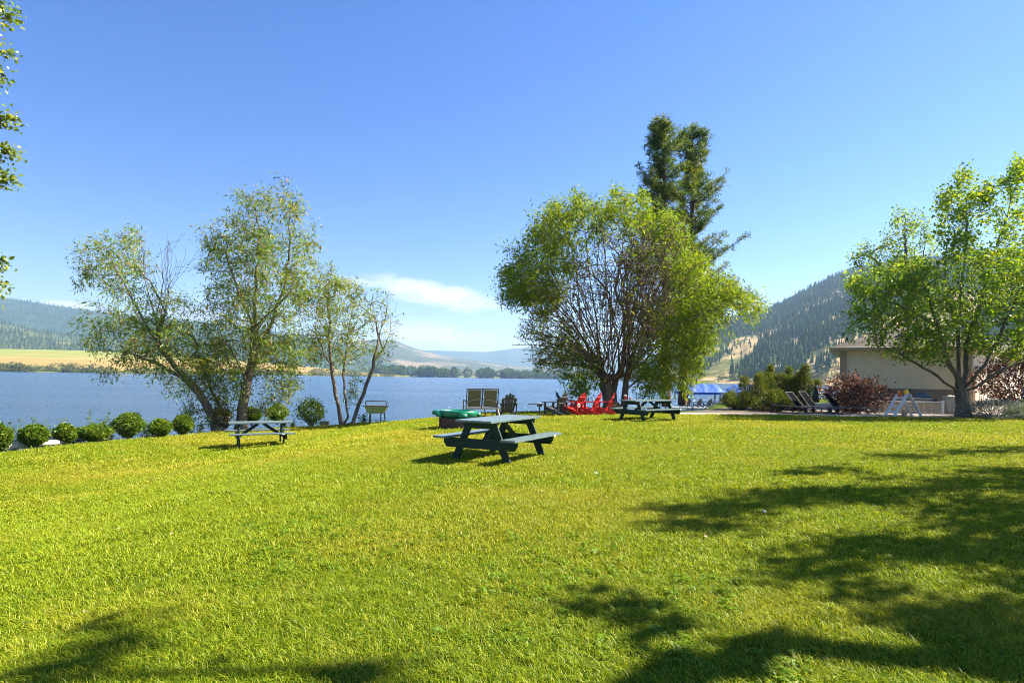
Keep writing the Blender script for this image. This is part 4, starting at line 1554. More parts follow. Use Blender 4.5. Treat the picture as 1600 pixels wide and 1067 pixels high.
k = 29.6 / F
b = at(1334, 646, 29.6)
b.z = 0
shrub('purple_shrub', b, 80 * k, 54 * k, 411, lf_plum, 'rounded purple-leaved shrub in front of the left half of the house wall', 'shrub', n=4200, ll=.12, lw=.075, loose=.5, lumpy=.55, stems=16)
b = at(1592, 650, 29.0)
b.z = 0
shrub('purple_tree', b, 3.6, 3.0, 412, lf_plum, 'dark purple-leaved bush at the right picture edge before the garage door', 'shrub', n=5200, ll=.12, lw=.08, loose=.2, lumpy=.3, bare=.18, stems=10)
b = at(1556, 652, 26.6)
b.z = 0
shrub('silver_shrub', b, 2.3, .75, 413, lf_sage, 'silvery spiky shrub right of the maple trunk', 'shrub', n=2600, ll=.22, lw=.022, loose=.4, lumpy=.3, spiky=True, bare=.0)
b = at(1606, 655, 26.4)
b.z = 0
shrub('green_shrub', b, 1.6, .55, 414, lf_box, 'low green ground shrub at the right picture edge on the lawn', 'shrub', n=2200, ll=.09, lw=.06, loose=.2, lumpy=.3, bare=.0)

# ---- trees and bushes along the far shores: small in view, each one an object
def crown_mesh(seed, n, h, w, trunk=.12):
    rg = np.random.default_rng(seed)
    d = rg.normal(0, 1, (n, 3))
    d /= np.linalg.norm(d, axis=1)[:, None]
    lump = np.array([1 + 1.0 * float(fbm(p[0] * 1.7 + seed, p[1] * 1.7 + p[2] * 2.2, 3, seed)) for p in d])
    r_ = (.55 + .45 * rg.random(n) ** .5) * lump
    pos = np.stack([d[:, 0] * r_ * w / 2, d[:, 1] * r_ * w / 2, h * (trunk + (1 - trunk) * (.5 + .5 * d[:, 2] * r_))], -1)
    ll = rg.uniform(.09, .17, n) * h
    return leaf_mesh('crown', pos, d + rg.normal(0, .6, (n, 3)), rg.normal(0, 1, (n, 3)) + d, ll, ll * .75)


lf_far = leafmat('far cottonwood leaves', ((0, (0.03, 0.065, 0.018)), (1, (0.08, 0.125, 0.03))), .25, 0)
lf_far2 = leafmat('far shore bush leaves', ((0, (0.055, 0.075, 0.02)), (1, (0.14, 0.15, 0.05))), .25, 0)
FARM = [crown_mesh(500 + i, 420, 1.0, (.8, 1.0, .62, 1.25)[i], .03) for i in range(4)]
FARB = [crown_mesh(520 + i, 300, 1.0, (1.5, 1.2, 2.0)[i], -.05) for i in range(3)]
TR = MB().tube([(0, 0, -.05), (0, 0, .6)], [.03, .015], 5).mesh('trunk')
TR.materials.append(bark_grey)
for m_ in FARM:
    m_.materials.append(lf_far)
for m_ in FARB:
    m_.materials.append(lf_far2)


def far_plant(name, mesh, loc, h, rz, label, cat, group, sx=1.0):
    o = thing(name, loc, rz, label, cat, group)
    o.scale = (h * sx, h * sx, h)
    a = link('crown', mesh, None, o)
    link('trunk', TR, None, o)
    return o


rg = np.random.default_rng(71)
for i in range(104):
    # dark cottonwoods: thick from px 640 to 715, two round ones at 735 and 758, then a long row
    r_ = rg.random()
    if i < 44:
        px = 590 + 125 * rg.random()
        hp = 17 * rg.uniform(.6, 1.05)
    elif i < 54:
        px = rg.choice([728, 738, 756, 764]) + rg.normal(0, 4)
        hp = 16 * rg.uniform(.75, 1.05)
    else:
        px = 782 + 150 * rg.random()
        hp = 15 * rg.uniform(.55, 1.0)
    D = rg.uniform(1480, 1560)
    q = at(px, 590, D)
    far_plant('cottonwood_tree', FARM[i % 4], (q.x, D, -1.6), hp * D / F, rg.uniform(0, 6.28), ('dark green cottonwood in the far-shore grove just right of the three-stemmed willow' if i < 44 else 'round dark cottonwood in the small separate clump on the far shore' if i < 54 else 'dark green cottonwood in the long far-shore row running behind the big willow'), 'tree', 'cottonwoods along the far lake shore', rg.uniform(.9, 1.5))
for i in range(130):
    px = -60 + 680 * rg.random() ** 1.25
    D = float(np.interp(px, [-60, 0, 200, 420, 640], [660, 722, 802, 1002, 1250])) + rg.uniform(0, 22)
    q = at(px, 590, D)
    hp = 11 * rg.uniform(.5, 1.25) * (1.15 if px < 160 else .9)
    far_plant('shore_bush', FARB[i % 3], (q.x, D, -1.9), hp * D / F, rg.uniform(0, 6.28), ('olive bush on the far bank below the hay field left of all the willows' if px < 110 else 'olive bush on the far bank seen behind the left willows' if px < 480 else 'low olive bush at the thin right end of the far bank'), 'bush', 'bushes along the far bank by the hay field', rg.uniform(.8, 1.3))
for i in range(70):
    px = 1075 + 560 * rg.random()
    D = float(np.interp(px, [960, 1080, 1300, 2600], [900, 640, 520, 480])) + rg.uniform(4, 60)
    q = at(px, 590, D)
    x_, y_, z_ = right_hill.pt(px, (D - np.interp(px, [960, 1080, 1300, 2600], [900, 640, 520, 480])) / (1500 - np.interp(px, [960, 1080, 1300, 2600], [900, 640, 520, 480])))
    far_plant('shore_tree', FARB[i % 3], (q.x, D, float(z_) - .5), rg.uniform(5, 10), rg.uniform(0, 6.28), 'light green broadleaf tree at the foot of the steep hill', 'tree', 'broadleaf trees at the foot of the steep hill', rg.uniform(.6, 1.0))


# ================================================================== FURNITURE AND BUILDINGS
green_paint = paint('dark green painted boards', (0.012, 0.032, 0.022), 0.6, .22, 5, .25, 30, (1, 8, 8), ((0.05, 0.075, 0.06), .70), spec=.25)
top_sheen = paint('worn green boards with sky sheen', (0.085, 0.125, 0.125), 0.33, .18, 5, .25, 30, (1, 8, 8), ((0.27, 0.30, 0.28), .53), spec=.6)  # reflected sky painted into the base colour of upward boards, plus pale wear
black_metal = paint('black metal', (0.02, 0.02, 0.022), .45, .2, 20, .05)
steel = paint('galvanised metal', (0.42, 0.43, 0.44), .4, .15, 20, .05, metal=.7)
white_paint = paint('white paint', (0.74, 0.73, 0.70), .5, .08, 8, .08, wear=((0.5, 0.48, 0.44), .7))
white_plastic = paint('white plastic', (0.78, 0.78, 0.76), .35, .04)


def picnic_table(loc, rz, label, Lg=1.83, group='green picnic tables on the lawn', label_plate=True, sx=1.0):
    root = thing('picnic_table', loc, rz, label, 'picnic table', group)
    h = .735
    for i in range(5):
        y = (i - 2) * .147
        MB().box((0, y, h), (Lg, .139, .04)).build('tabletop_plank', top_sheen, root, .006)
    for s in (-1, 1):
        for j in (0, 1):
            MB().box((0, s * (.61 + .145 * j), .435), (Lg, .138, .04)).build('seat_plank', top_sheen, root, .006)
    xl = Lg / 2 - .29
    for e in (-1, 1):
        x = e * xl
        # seat bearer with clipped lower corners
        pts = [(-.745, .415), (-.745, .33), (-.69, .245), (.69, .245), (.745, .33), (.745, .415)]
        MB().prism(pts, 'x', x + e * .046 - .019, x + e * .046 + .019).build('seat_bearer', green_paint, root, .004)
        pts = [(-.35, .715), (-.35, .66), (-.30, .60), (.30, .60), (.35, .66), (.35, .715)]
        MB().prism(pts, 'x', x + e * .046 - .019, x + e * .046 + .019).build('top_bearer', green_paint, root, .004)
        for s in (-1, 1):
            MB().prism([(s * .155, .714), (s * .30, .714), (s * .625, -.02), (s * .48, -.02)][::s], 'x', x - .02, x + .02).build('leg', green_paint, root, .004)
        MB().beam((x - e * .03, 0, .33), (e * .07, 0, .70), .09, .04, (0, 1, 0)).build('brace', green_paint, root, .004)
    b = MB()
    for s in (-1, 1):
        b.box((s * (xl + .04), 0, .345), (.012, .012, .012))
    b.build('bolt', steel, root)
    if label_plate:
        MB().box((xl - .05, -(.754 + .073), .425), (.085, .004, .03)).build('plate', white_plastic, root)
    return root


def place(px, py, dy=0.0):
    g = gp(px, py)
    k = (g.y + dy) / g.y
    return Vector((g.x * k, g.y + dy, float(zg(g.x * k, g.y + dy)) + .05 * float(fbm(np.float64(g.x * k * .35), np.float64((g.y + dy) * .35), 3, 5))))


p_ = place(781, 715.8)
picnic_table(p_, rad(62), 'nearest dark green picnic table with wide benches alone in mid lawn', 1.95)
p_ = place(407, 696.5)
picnic_table(p_, rad(27), 'picnic table near the left shore with two round shrubs behind it')
p_ = place(1012, 657.2)
table3 = picnic_table(p_, rad(40), 'picnic table beside the big willow with a red cup on it', 2.35)

# red cup and little pot on that table
cup_red = paint('red plastic', (0.55, 0.02, 0.03), .35, .08)
tq = table3.matrix_basis
c_ = thing('drink_cup', tq @ Vector((-1.02, .22, .756)), .4, 'red cup with a pale rim on the picnic table by the big willow', 'cup')
MB().lathe([(.035, 0), (.05, .15), (.045, .15), (.033, .01)], k=14).build('cup_body', cup_red, c_)
MB().lathe([(.053, .145), (.053, .165), (.0, .18)], k=14).build('lid', white_plastic, c_)
c_ = thing('citronella_pot', tq @ Vector((-.86, .12, .756)), .4, 'small tan pot right of the red cup on the table', 'pot')
MB().lathe([(.04, 0), (.055, .07), (.05, .075), (.04, .03)], k=14).build('pot_body', paint('tan clay', (.33, .2, .11), .8), c_)
MB().lathe([(.045, .05), (.044, .062), (0, .064)], k=14).build('wax', white_plastic, c_)

# ---- slatted lake chairs
char_paint = paint('dark grey chair boards', (0.055, 0.058, 0.056), .5, .2, 7, .2, 30, wear=((.17, .175, .17), .72))
red_paint = paint('red chair boards', (0.50, 0.018, 0.014), .42, .18, 7, .1, 30)


def chair(loc, rz, mat, label, group, sc=1.0, rnd=True):
    """low garden chair facing +y: fan back of five boards, wide arms"""
    root = thing('garden_chair', loc, rz, label, 'chair', group)
    for i in range(6):
        y = .30 - i * .088
        z = .345 - i * .026
        MB().box((0, y, z), (.53, .08, .02), Matrix.Rotation(rad(16), 3, 'X')).build('seat_slat', mat, root)
    # stringers that run down to the ground at the back
    for s in (-1, 1):
        MB().beam((s * .255, .36, .31), (s * .255, -.50, .03), .026, .12, (0, .3, 1)).build('rear_leg', mat, root)
        MB().box((s * .285, .31, .255), (.03, .10, .53)).build('front_leg', mat, root)
        m = MB()
        m.prism([(s * .24, .42), (s * .24, -.36), (s * .34, -.40), (s * .40, -.20), (s * .41, .38), (s * .36, .44)][::s], 'z', .52, .545)
        m.build('armrest', mat, root)
        MB().beam((s * .30, -.33, .52), (s * .285, -.30, .10), .026, .07, (0, 1, 0)).build('arm_post', mat, root)
    tilt = Matrix.Translation((0, -.13, .20)) @ Matrix.Rotation(rad(26), 4, 'X')
    for i in range(5):
        q = i - 2
        w = .098
        x0, x1 = q * .092, q * .122
        topz = .80 - .055 * q * q
        pts = [(x0 - w * .42, 0), (x0 + w * .42, 0), (x1 + w * .56, topz - .05), (x1 + w * .3, topz), (x1 - w * .3, topz), (x1 - w * .56, topz - .05)]
        m = MB().prism(pts, 'y', -.011, .011)
        m.v = [tuple(tilt @ Vector(v)) for v in m.v]
        m.build('back_slat', mat, root)
    for z, w in ((.36, .66), (.62, .50)):
        m = MB().box((0, -.026, z - .03), (w, .026, .065))
        m.v = [tuple(tilt @ Vector(v)) for v in m.v]
        m.build('back_rail', mat, root)
    root.scale = (sc, sc, sc)
    return root


GC = 'garden chairs facing the lake by the shore'
chair(place(791, 651.5), rad(18), char_paint, 'dark grey garden chair alone beside the tan double seat', GC)
chair(place(868, 649.5), rad(52), char_paint, 'dark grey garden chair left of the red chairs with a little side table', GC)
chair(place(897, 649), rad(50), red_paint, 'leftmost red garden chair with a round badge on its back', GC)
chair(place(921, 648.5), rad(63), red_paint, 'red garden chair in the middle of the three red ones', GC)
chair(place(942, 648), rad(72), red_paint, 'red garden chair half hidden by the willow trunk', GC)
chair(place(885, 647, 1.0), rad(-80), char_paint, 'dark garden chair turned the other way behind the leftmost red chair', GC)
bd = thing('round_badge', place(901, 649) + Vector((0.03, -.42, .42)), rad(40), 'small round black and white badge hung on the back of the leftmost red chair', 'badge')
MB().lathe([(.0, 0), (.075, 0), (.075, .012), (0, .012)], M=Matrix.Rotation(rad(80), 3, 'X')).build('disc', white_plastic, bd)
MB().lathe([(.0, .013), (.045, .013), (.045, .02), (0, .02)], M=Matrix.Rotation(rad(80), 3, 'X')).build('dark_centre', black_metal, bd)

t_ = thing('side_table', place(838, 649.5), 0, 'small dark side table on one post left of the grey chair', 'table')
MB().box((0, 0, .46), (.66, .42, .03)).build('tabletop', char_paint, t_)
MB().tube([(.12, 0, .45), (.12, 0, .0)], .03, 8).build('post', char_paint, t_)
MB().box((.12, 0, .41), (.2, .3, .07)).build('bracket', char_paint, t_)
MB().box((.12, 0, .015), (.3, .3, .03)).build('foot', char_paint, t_)

# ---- tan sling double seat
sling = paint('tan sling fabric', (0.17, 0.15, 0.115), .85, .1, 30, .4, 220)
tan_metal = paint('champagne metal', (0.42, 0.34, 0.24), .38, .1, 10, .02, metal=.4)
dk_metal = paint('bronze metal', (0.07, 0.06, 0.05), .4, .1, 10, .02, metal=.3)
gl = thing('double_glider', place(752, 652.5), rad(8), 'tan sling double seat with a metal frame seen from behind at the lawn edge', 'glider')
for s in (-.29, .29):
    MB().beam((s, -.10, .42), (s, -.50, 1.05), .47, .012, (0, .6, .4)).build('back_sling', sling, gl)
    MB().beam((s, .42, .44), (s, -.08, .40), .52, .012, (0, 0, 1)).build('seat_sling', sling, gl)
    MB().beam((s, -.44, .93), (s, -.505, 1.045), .48, .022, (0, .6, .4)).build('head_strap', sling, gl)
for s in (-.57, 0, .57):
    MB().tube([(s, .45, .44), (s, -.05, .39), (s, -.12, .42), (s, -.52, 1.08)], .018 if s else .026, 8).build('side_rail', dk_metal, gl)
MB().tube([(-.57, -.52, 1.08), (.57, -.52, 1.08)], .02, 8).build('top_rail', dk_metal, gl)
MB().tube([(-.56, -.22, .58), (-.35, -.27, .66), (-.12, -.30, .705), (.12, -.30, .705), (.35, -.27, .66), (.56, -.22, .58)], .017, 8).build('bow_bar', tan_metal, gl)
MB().box((0, -.20, .36), (1.2, .05, .05)).build('rear_beam', tan_metal, gl)
for s in (-1, 1):
    MB().tube([(s * .62, .46, 0), (s * .64, .44, .52), (s * .64, .40, .64), (s * .64, .0, .66), (s * .60, -.22, .62)], .02, 8).build('armrest', dk_metal, gl)
    MB().tube([(s * .58, -.20, .36), (s * .62, -.30, .16), (s * .60, -.42, 0)], .02, 8).build('rear_leg', tan_metal, gl)
    MB().tube([(s * .60, -.42, .02), (s * .60, .46, .02)], .018, 8).build('runner', tan_metal, gl)
MB().tube([(.08, -.2, .35), (.16, -.1, .12)], .016, 6).build('swing_arm', dk_metal, gl)

# ---- green turtle lid on a rusty ring
grn = paint('green moulded plastic', (0.006, 0.16, 0.08), .35, .12, 4, .05)
rust = paint('rusty ring', (0.075, 0.038, 0.027), .85, .4, 9, .4, 30)
fp = place(716, 668.5)
fr = thing('fire_ring', fp, 0, 'rusty brown metal fire ring on the grass under the green plastic lid', 'fire ring')
MB().lathe([(.56, -.03), (.56, .30), (.535, .30), (.535, -.03)], k=36).build('ring_wall', rust, fr)
MB().lathe([(.555, .27), (.585, .285), (.585, .305), (.54, .31)], k=36).build('rim', rust, fr)
for a in range(3):
    t2 = a * 2.09 + 3.6
    MB().box((.56 * math.cos(t2), .56 * math.sin(t2), .13), (.06, .04, .28), Matrix.Rotation(t2, 3, 'Z')).build('bracket', rust, fr)
ld = thing('sandbox_lid', fp + Vector((0, 0, .31)), rad(-20), 'green turtle-shaped plastic sandbox lying on the rusty fire ring', 'sandbox')
ld.scale = (.80, .80, .85)
MB().lathe([(.0, .02), (.58, .0), (.66, .04), (.71, .16), (.70, .24), (.66, .255), (.64, .22), (.60, .10), (0, .08)], k=36, sx=1.0, sy=.92).build('basin', grn, ld, smooth=True)
for a, q in ((0.75, .16), (2.3, .16), (3.95, .16), (5.35, .17)):
    m = MB().lathe([(0, 0), (.8, .05), (1, .35), (.85, .75), (0, .9)], (.74 * math.cos(a), .70 * math.sin(a), .03), 14, q, q * .9)
    m.v = [(x, y, .03 + (z - .03) * .17) for x, y, z in m.v]
    m.build('flipper', grn, ld, smooth=True)
m = MB().lathe([(0, 0), (.8, .05), (1, .4), (.8, .8), (0, 1)], (-.84, -.1, .06), 14, .19, .16)
m.v = [(x, y, .06 + (z - .06) * .19) for x, y, z in m.v]
m.build('head', grn, ld, smooth=True)

# ---- charcoal grill
olive = paint('olive enamel', (0.20, 0.22, 0.06), .35, .25, 6, .05, wear=((.12, .05, .03), .66))
gr = thing('charcoal_grill', place(588, 662.5), rad(4), 'open charcoal grill with an olive trough on black legs near the small willow', 'grill')
m = MB()
prof = [(-.46, .74), (-.34, .50), (-.27, .44), (.27, .44), (.34, .50), (.46, .74)]
m.prism(prof, 'y', -.24, .24)
m.build('trough', olive, gr, .01)
MB().box((0, 0, .742), (.96, .52, .02)).build('rim', dk_metal, gr)
for i in range(11):
    MB().tube([(-.42 + i * .084, -.24, .76), (-.42 + i * .084, .24, .76)], .006, 5).build('grate_bar', steel, gr)
MB().tube([(-.40, -.1, .75), (-.43, -.1, .90), (-.38, -.1, .925), (.38, -.1, .925), (.43, -.1, .90), (.40, -.1, .75)], .018, 8).build('handle_bar', black_metal, gr)
MB().tube([(-.14, .1, .76), (-.34, .12, 1.12)], .009, 6).build('poker', dk_metal, gr)
for sx_ in (-1, 1):
    for sy_ in (-1, 1):
        MB().tube([(sx_ * .24 + .04 * sy_ * sx_, sy_ * .2, .46), (sx_ * .27 + .06 * sy_ * sx_, sy_ * .22, 0)], .024, 8).build('leg', black_metal, gr)
MB().tube([(-.27, 0, .17), (.30, 0, .17)], .012, 6).build('cross_bar', steel, gr)
MB().box((-.52, 0, .735), (.12, .3, .018)).build('side_shelf', dk_metal, gr)

# ---- pale log edging, driftwood piece
pale_wood = paint('bleached log', (0.50, 0.43, 0.34), .85, .2, 4, .4, 20, (6, 1, 1))
e0, e1 = place(2, 703.5, .15), place(101, 694, .15)
lg = thing('log_edging', e0, math.atan2(e1.y - e0.y, e1.x - e0.x), 'pale weathered log lying along the lawn edge at the left', 'log')
Lx = (e1 - e0).length
MB().tube([(-.8, 0, .06), (Lx * .3, .03, .07), (Lx * .48, 0, .06)], [.11, .10, .09], 10).build('log', pale_wood, lg, smooth=True)
MB().tube([(Lx * .5, .0, .06), (Lx * .8, -.03, .07), (Lx, 0, .05)], [.10, .09, .08], 10).build('log', pale_wood, lg, smooth=True)
brown_wood = paint('brown wood', (0.20, 0.11, 0.06), .85, .25, 8, .3, 30)
st = thing('wood_block', place(507, 664.5), rad(-12), 'short brown wooden block on the grass right of the loose wild shrub', 'block')
MB().box((0, 0, .09), (.36, .22, .18)).build('block', brown_wood, st, .015)
MB().box((0, -.112, .09), (.30, .006, .12)).build('end_face', pale_wood, st)

# ---- signs by the pine trunks
sg = thing('notice_board', at(1040, 618, 33.6), rad(0), 'small pale notice board on the pine trunk behind the picnic table', 'sign')
MB().box((0, 0, .12), (.34, .03, .28)).build('board', paint('pale board', (.5, .5, .5), .6), sg)
MB().box((0, -.018, .12), (.28, .006, .22)).build('notice', paint('grey paper', (.62, .61, .6), .7), sg)
MB().box((0, .0, -.4), (.05, .04, .8)).build('post', brown_wood, sg)
sg2 = thing('green_sign', at(1031, 624, 33.0), 0, 'small white sign with a green mark on a white post left of the notice board', 'sign')
MB().box((0, 0, -.22), (.07, .05, .9)).build('post', white_paint, sg2)
MB().box((0, -.03, .42), (.26, .03, .40)).build('board', white_paint, sg2)
MB().prism([(-.09, .36), (.0, .28), (.09, .40), (.04, .56), (-.06, .54)], 'y', -.052, -.046).build('green_mark', paint('sign green', (.02, .38, .10), .5), sg2)

# ---- concrete path and terrace
conc = paint('pale concrete', (0.40, 0.32, 0.25), .9, .10, .8, .3, 30, wear=((.28, .225, .18), .66))
xsn = np.linspace(7.0, 46, 90)
lo = PATH_Y - .05 - 0.5 * sm((13 - xsn) / 5.0)
lo = np.where(xsn > 20.2, np.minimum(27.75, lo + sm((xsn - 20.2) / .6) * 1.1), lo)
hi = np.where(xsn < 15.6, lo + 1.35, 60.0)
hi = np.where(xsn < 15.6, lo + 1.35, np.where(xsn < 16.6, lo + 1.35 + sm((xsn - 15.6) / 1.0) * 14, 42))
V = np.concatenate([np.stack([xsn, lo, np.full(90, .035)], -1), np.stack([xsn, hi, np.full(90, .035)], -1), np.stack([xsn, lo, np.full(90, -.1)], -1)])
i = np.arange(89)
Q = np.concatenate([np.stack([i, i + 1, i + 91, i + 90], -1), np.stack([i + 180, i + 181, i + 1, i], -1)])
tag(link('concrete_path', np_mesh('concrete_path', V, Q), conc), kind='structure')
bed = paint('bark mulch bed', (0.075, 0.05, 0.035), 1.0, .4, 9, .6, 30)
V = [(7.6, 27.5, .012), (15.5, 28.1, .012), (16.3, 36, .012), (13.5, 36, .012), (10.4, 31.5, .012)]
tag(MB().prism([(a, b_) for a, b_, _ in V], 'z', -.2, .012).build('planting_bed', bed), kind='structure')
tag(MB().prism([(20.9, 26.9), (24, 26.6), (30, 26.9), (30, 30.5), (24.6, 30.2), (21.5, 28.1)], 'z', -.2, .06).build('planting_bed', bed), kind='structure')

# ---- sun loungers
lounge_dark = paint('black lounger sling', (0.005, 0.005, 0.006), 1.0, .2, 40, 0, spec=.02)
lounge_frame = paint('grey lounger frame', (0.085, 0.08, 0.075), .55, .1, 10, .02)


def lounger(loc, rz, label, up=40, frame=lounge_frame):
    root = thing('sun_lounger', loc, rz, label, 'lounger', 'black sun loungers lined up on the terrace')
    MB().beam((-.05, 0, .30), (1.25, 0, .30), .56, .02, (0, 0, 1)).build('seat_sling', lounge_dark, root)
    c, s = math.cos(rad(up)), math.sin(rad(up))
    MB().beam((-.07, 0, .31), (-.07 - .82 * c, 0, .31 + .82 * s), .56, .02, (0, 0, 1)).build('back_sling', lounge_dark, root)
    for y in (-1, 1):
        MB().tube([(1.30, y * .31, .30), (-.30, y * .31, .30)], .026, 8).build('side_rail', frame, root)
        MB().tube([(-.06, y * .30, .31), (-.06 - .86 * c, y * .30, .31 + .86 * s)], .026, 8).build('back_rail', frame, root)
        MB().tube([(1.15, y * .31, .29), (1.22, y * .31, 0)], .024, 8).build('leg', frame, root)
        MB().tube([(-.12, y * .31, .29), (-.2, y * .31, 0.10)], .024, 8).build('leg', frame, root)
        wl = MB().lathe([(.0, -.02), (.10, -.025), (.115, 0), (.10, .025), (0, .02)], (-.2, y * .355, .115), 16, M=Matrix.Rotation(rad(90), 3, 'X'))
        w_ = wl.build('wheel', black_metal, root)
        MB().lathe([(0, -.03), (.05, -.028), (.05, .028), (0, .03)], (-.2, y * .357, .115), 12, M=Matrix.Rotation(rad(90), 3, 'X')).build('hub', frame, w_)
    MB().tube([(1.30, -.31, .30), (1.30, .31, .30)], .022, 6).build('foot_rail', frame, root)
    MB().tube([(-.06 - .86 * c, -.30, .31 + .86 * s), (-.06 - .86 * c, .30, .31 + .86 * s)], .022, 6).build('head_rail', frame, root)
    return root


for (px, D, rz, up, lb) in ((1219, 29.5, -60, 14, 'low flat black sun lounger at the shrub end of the row'), (1251, 29.3, -55, 48, 'black sun lounger with raised back nearest the shrubby pines'),
                            (1271, 29.0, -55, 52, 'black sun lounger with the steepest back in the middle of the row'), (1309, 29.0, -55, 46, 'black sun lounger with raised back next to the purple shrub')):
    b = at(px, 645, D)
    b.z = .04
    lounger(b, rad(rz), lb, up)
ub = thing('folded_umbrella', at(1272, 646, 31), 0, 'closed dark green umbrella with a pale tip behind the loungers', 'umbrella')
ub.location.z = 0
MB().tube([(0, 0, 0), (.25, 0, 1.35)], .03, 8).build('pole', white_paint, ub)
MB().lathe([(.02, 1.35), (.10, 1.2), (.15, .75), (.17, .5), (.03, .45)], (.1, 0, 0), 10).build('canopy', paint('dark green canvas', (.02, .05, .04), .8), ub, smooth=True)
MB().lathe([(.0, .0), (.22, .0), (.22, .06), (0, .1)], k=14).build('base', conc, ub)

# ---- white A-frame barricade with flashing lamps
bar = thing('a_frame_barricade', Vector((0, 0, 0)), 0, 'white folding A-frame barricade with orange and yellow warning lamps', 'barricade')
pb = at(1411, 653, 27.15)
pb.z = .035
bar.location = pb
bar.rotation_euler = (0, 0, rad(13))
for s in (-1, 1):
    for q, yy_ in ((0, -.24), (1, .24)):
        MB().beam((s * (.74 - .0), yy_, 0), (s * .05, yy_, 1.0), .15, .035, (1, 0, s * .9)).build('stile', white_paint, bar, .004)
    for f in (.2, .42, .82):
        x, z = s * (.74 + (.05 - .74) * f), f * 1.0
        MB().beam((x, -.22, z), (x, .22, z), .11, .03, (s * .8, 0, 1)).build('cross_board', white_paint, bar)
lampm = {}
for nm, col, x, y, r_, z in (('yellow', (.80, .42, .01), .05, -.08, .125, 1.06), ('orange', (.70, .16, .03), -.16, .05, .11, 1.02)):
    lm = paint(nm + ' lamp lens', col, .25, .08, 20, .02)
    o = MB().lathe([(0, -.045), (r_ * .8, -.05), (r_, -.03), (r_, .03), (r_ * .8, .05), (0, .045)], (x, y, z + .02), 22, M=Matrix.Rotation(rad(90), 3, 'X')).build('warning_lamp', lm, bar, smooth=True)
    MB().box((x, y, z - .115), (.13, .08, .08)).build('battery_box', lm, o)
MB().tube([(0, -.19, .98), (0, .19, .98)], .015, 6).build('hinge_rod', steel, bar)
bl = thing('block', at(1413, 653, 27.3), rad(8), 'small tan block standing on the concrete between the barricade legs', 'block')
bl.location.z = .035
MB().box((0, 0, .11), (.17, .15, .22)).build('block_body', paint('tan block', (.45, .34, .24), .85), bl, .008)
MB().box((0, 0, .225), (.15, .13, .01)).build('block_top', paint('tan block top', (.52, .42, .31), .85), bl)

# ---- low spa tub wall, railing, bin
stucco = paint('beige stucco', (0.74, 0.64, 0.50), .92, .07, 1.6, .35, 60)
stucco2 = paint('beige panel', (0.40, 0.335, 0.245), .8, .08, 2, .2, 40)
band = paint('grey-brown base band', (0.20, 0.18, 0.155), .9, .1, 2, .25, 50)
Dt = 29.9
xa, xb = at(1383, 600, Dt).x, at(1468, 600, Dt).x
tub = thing('hot_tub', ((xa + xb) / 2, Dt, .035), rad(-4), 'low beige hot tub with a dark cover beside the house wall', 'hot tub')
wt = xb - xa
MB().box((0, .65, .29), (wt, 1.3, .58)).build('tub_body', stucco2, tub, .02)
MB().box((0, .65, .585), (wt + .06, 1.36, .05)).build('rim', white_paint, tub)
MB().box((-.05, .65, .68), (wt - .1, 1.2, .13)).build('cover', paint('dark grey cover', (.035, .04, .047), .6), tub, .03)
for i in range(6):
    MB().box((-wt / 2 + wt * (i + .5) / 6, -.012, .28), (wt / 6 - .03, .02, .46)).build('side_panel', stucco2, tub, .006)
MB().box((wt / 2 + .06, -.05, .33), (.12, .12, .66)).build('corner_post', white_paint, tub)
tp = thing('folded_tarp', ((xb - .45), Dt + .55, .785), 0, 'crumpled blue-grey tarp lying on the dark hot tub cover', 'tarp')
m = MB().lathe([(0, 0), (.9, .0), (1, .3), (.7, .8), (.2, 1), (0, 1)], k=12, sx=.36, sy=.3)
rg = np.random.default_rng(4)
m.v = [(x * (1 + rg.normal(0, .12)), y * (1 + rg.normal(0, .12)), z * .24 * (1 + rg.normal(0, .15))) for x, y, z in m.v]
m.build('tarp_cloth', paint('blue grey tarp', (.09, .14, .20), .6), tp)
MB().box((.34, -.1, .02), (.16, .14, .04)).build('tarp_fold', paint('blue grey tarp fold', (.12, .17, .23), .6), tp)
grey_rail = paint('weathered white rail', (.42, .41, .39), .6)
rl = thing('railing', ((xa + xb) / 2 - .3, Dt - .35, .035), 0, 'low white railing with thin balusters in front of the hot tub', 'railing')
for i in range(9):
    MB().box((-1.5 + i * .36, 0, .27), (.03, .03, .54)).build('baluster', grey_rail, rl)
MB().box((-.06, 0, .555), (3.1, .06, .035)).build('top_rail', stucco2, rl)
MB().box((-.06, 0, .07), (3.1, .045, .035)).build('bottom_rail', grey_rail, rl)
bn = thing('waste_bin', at(1484, 645, 30.2), 0, 'round beige bin standing between the hot tub and the maple trunk', 'bin')
bn.location.z = .035
MB().lathe([(.0, 0), (.31, 0), (.33, .05), (.33, .80), (.31, .82), (0, .82)], k=28).build('bin_body', paint('beige bin', (.5, .43, .34), .7, .06), bn, smooth=True)
MB().lathe([(.345, .79), (.345, .84), (.25, .90), (0, .92)], k=28).build('lid', paint('beige lid', (.54, .47, .38), .6, .06), bn, smooth=True)
MB().box((.1, -.33, .66), (.12, .02, .05)).build('handle', white_plastic, bn)

# ---- the beige house
hc = at(1313, 590, 34.2)
house = thing('house', (hc.x, 34.2, 0), rad(-30), 'beige stucco house with brown shingled hip roof behind the maple', 'house')
xl_, xr_, y0, y1, hz_ = 0.0, 6.0, 0.0, 9.5, 3.32


def loc_(x, y, z):
    return (x, y, z)


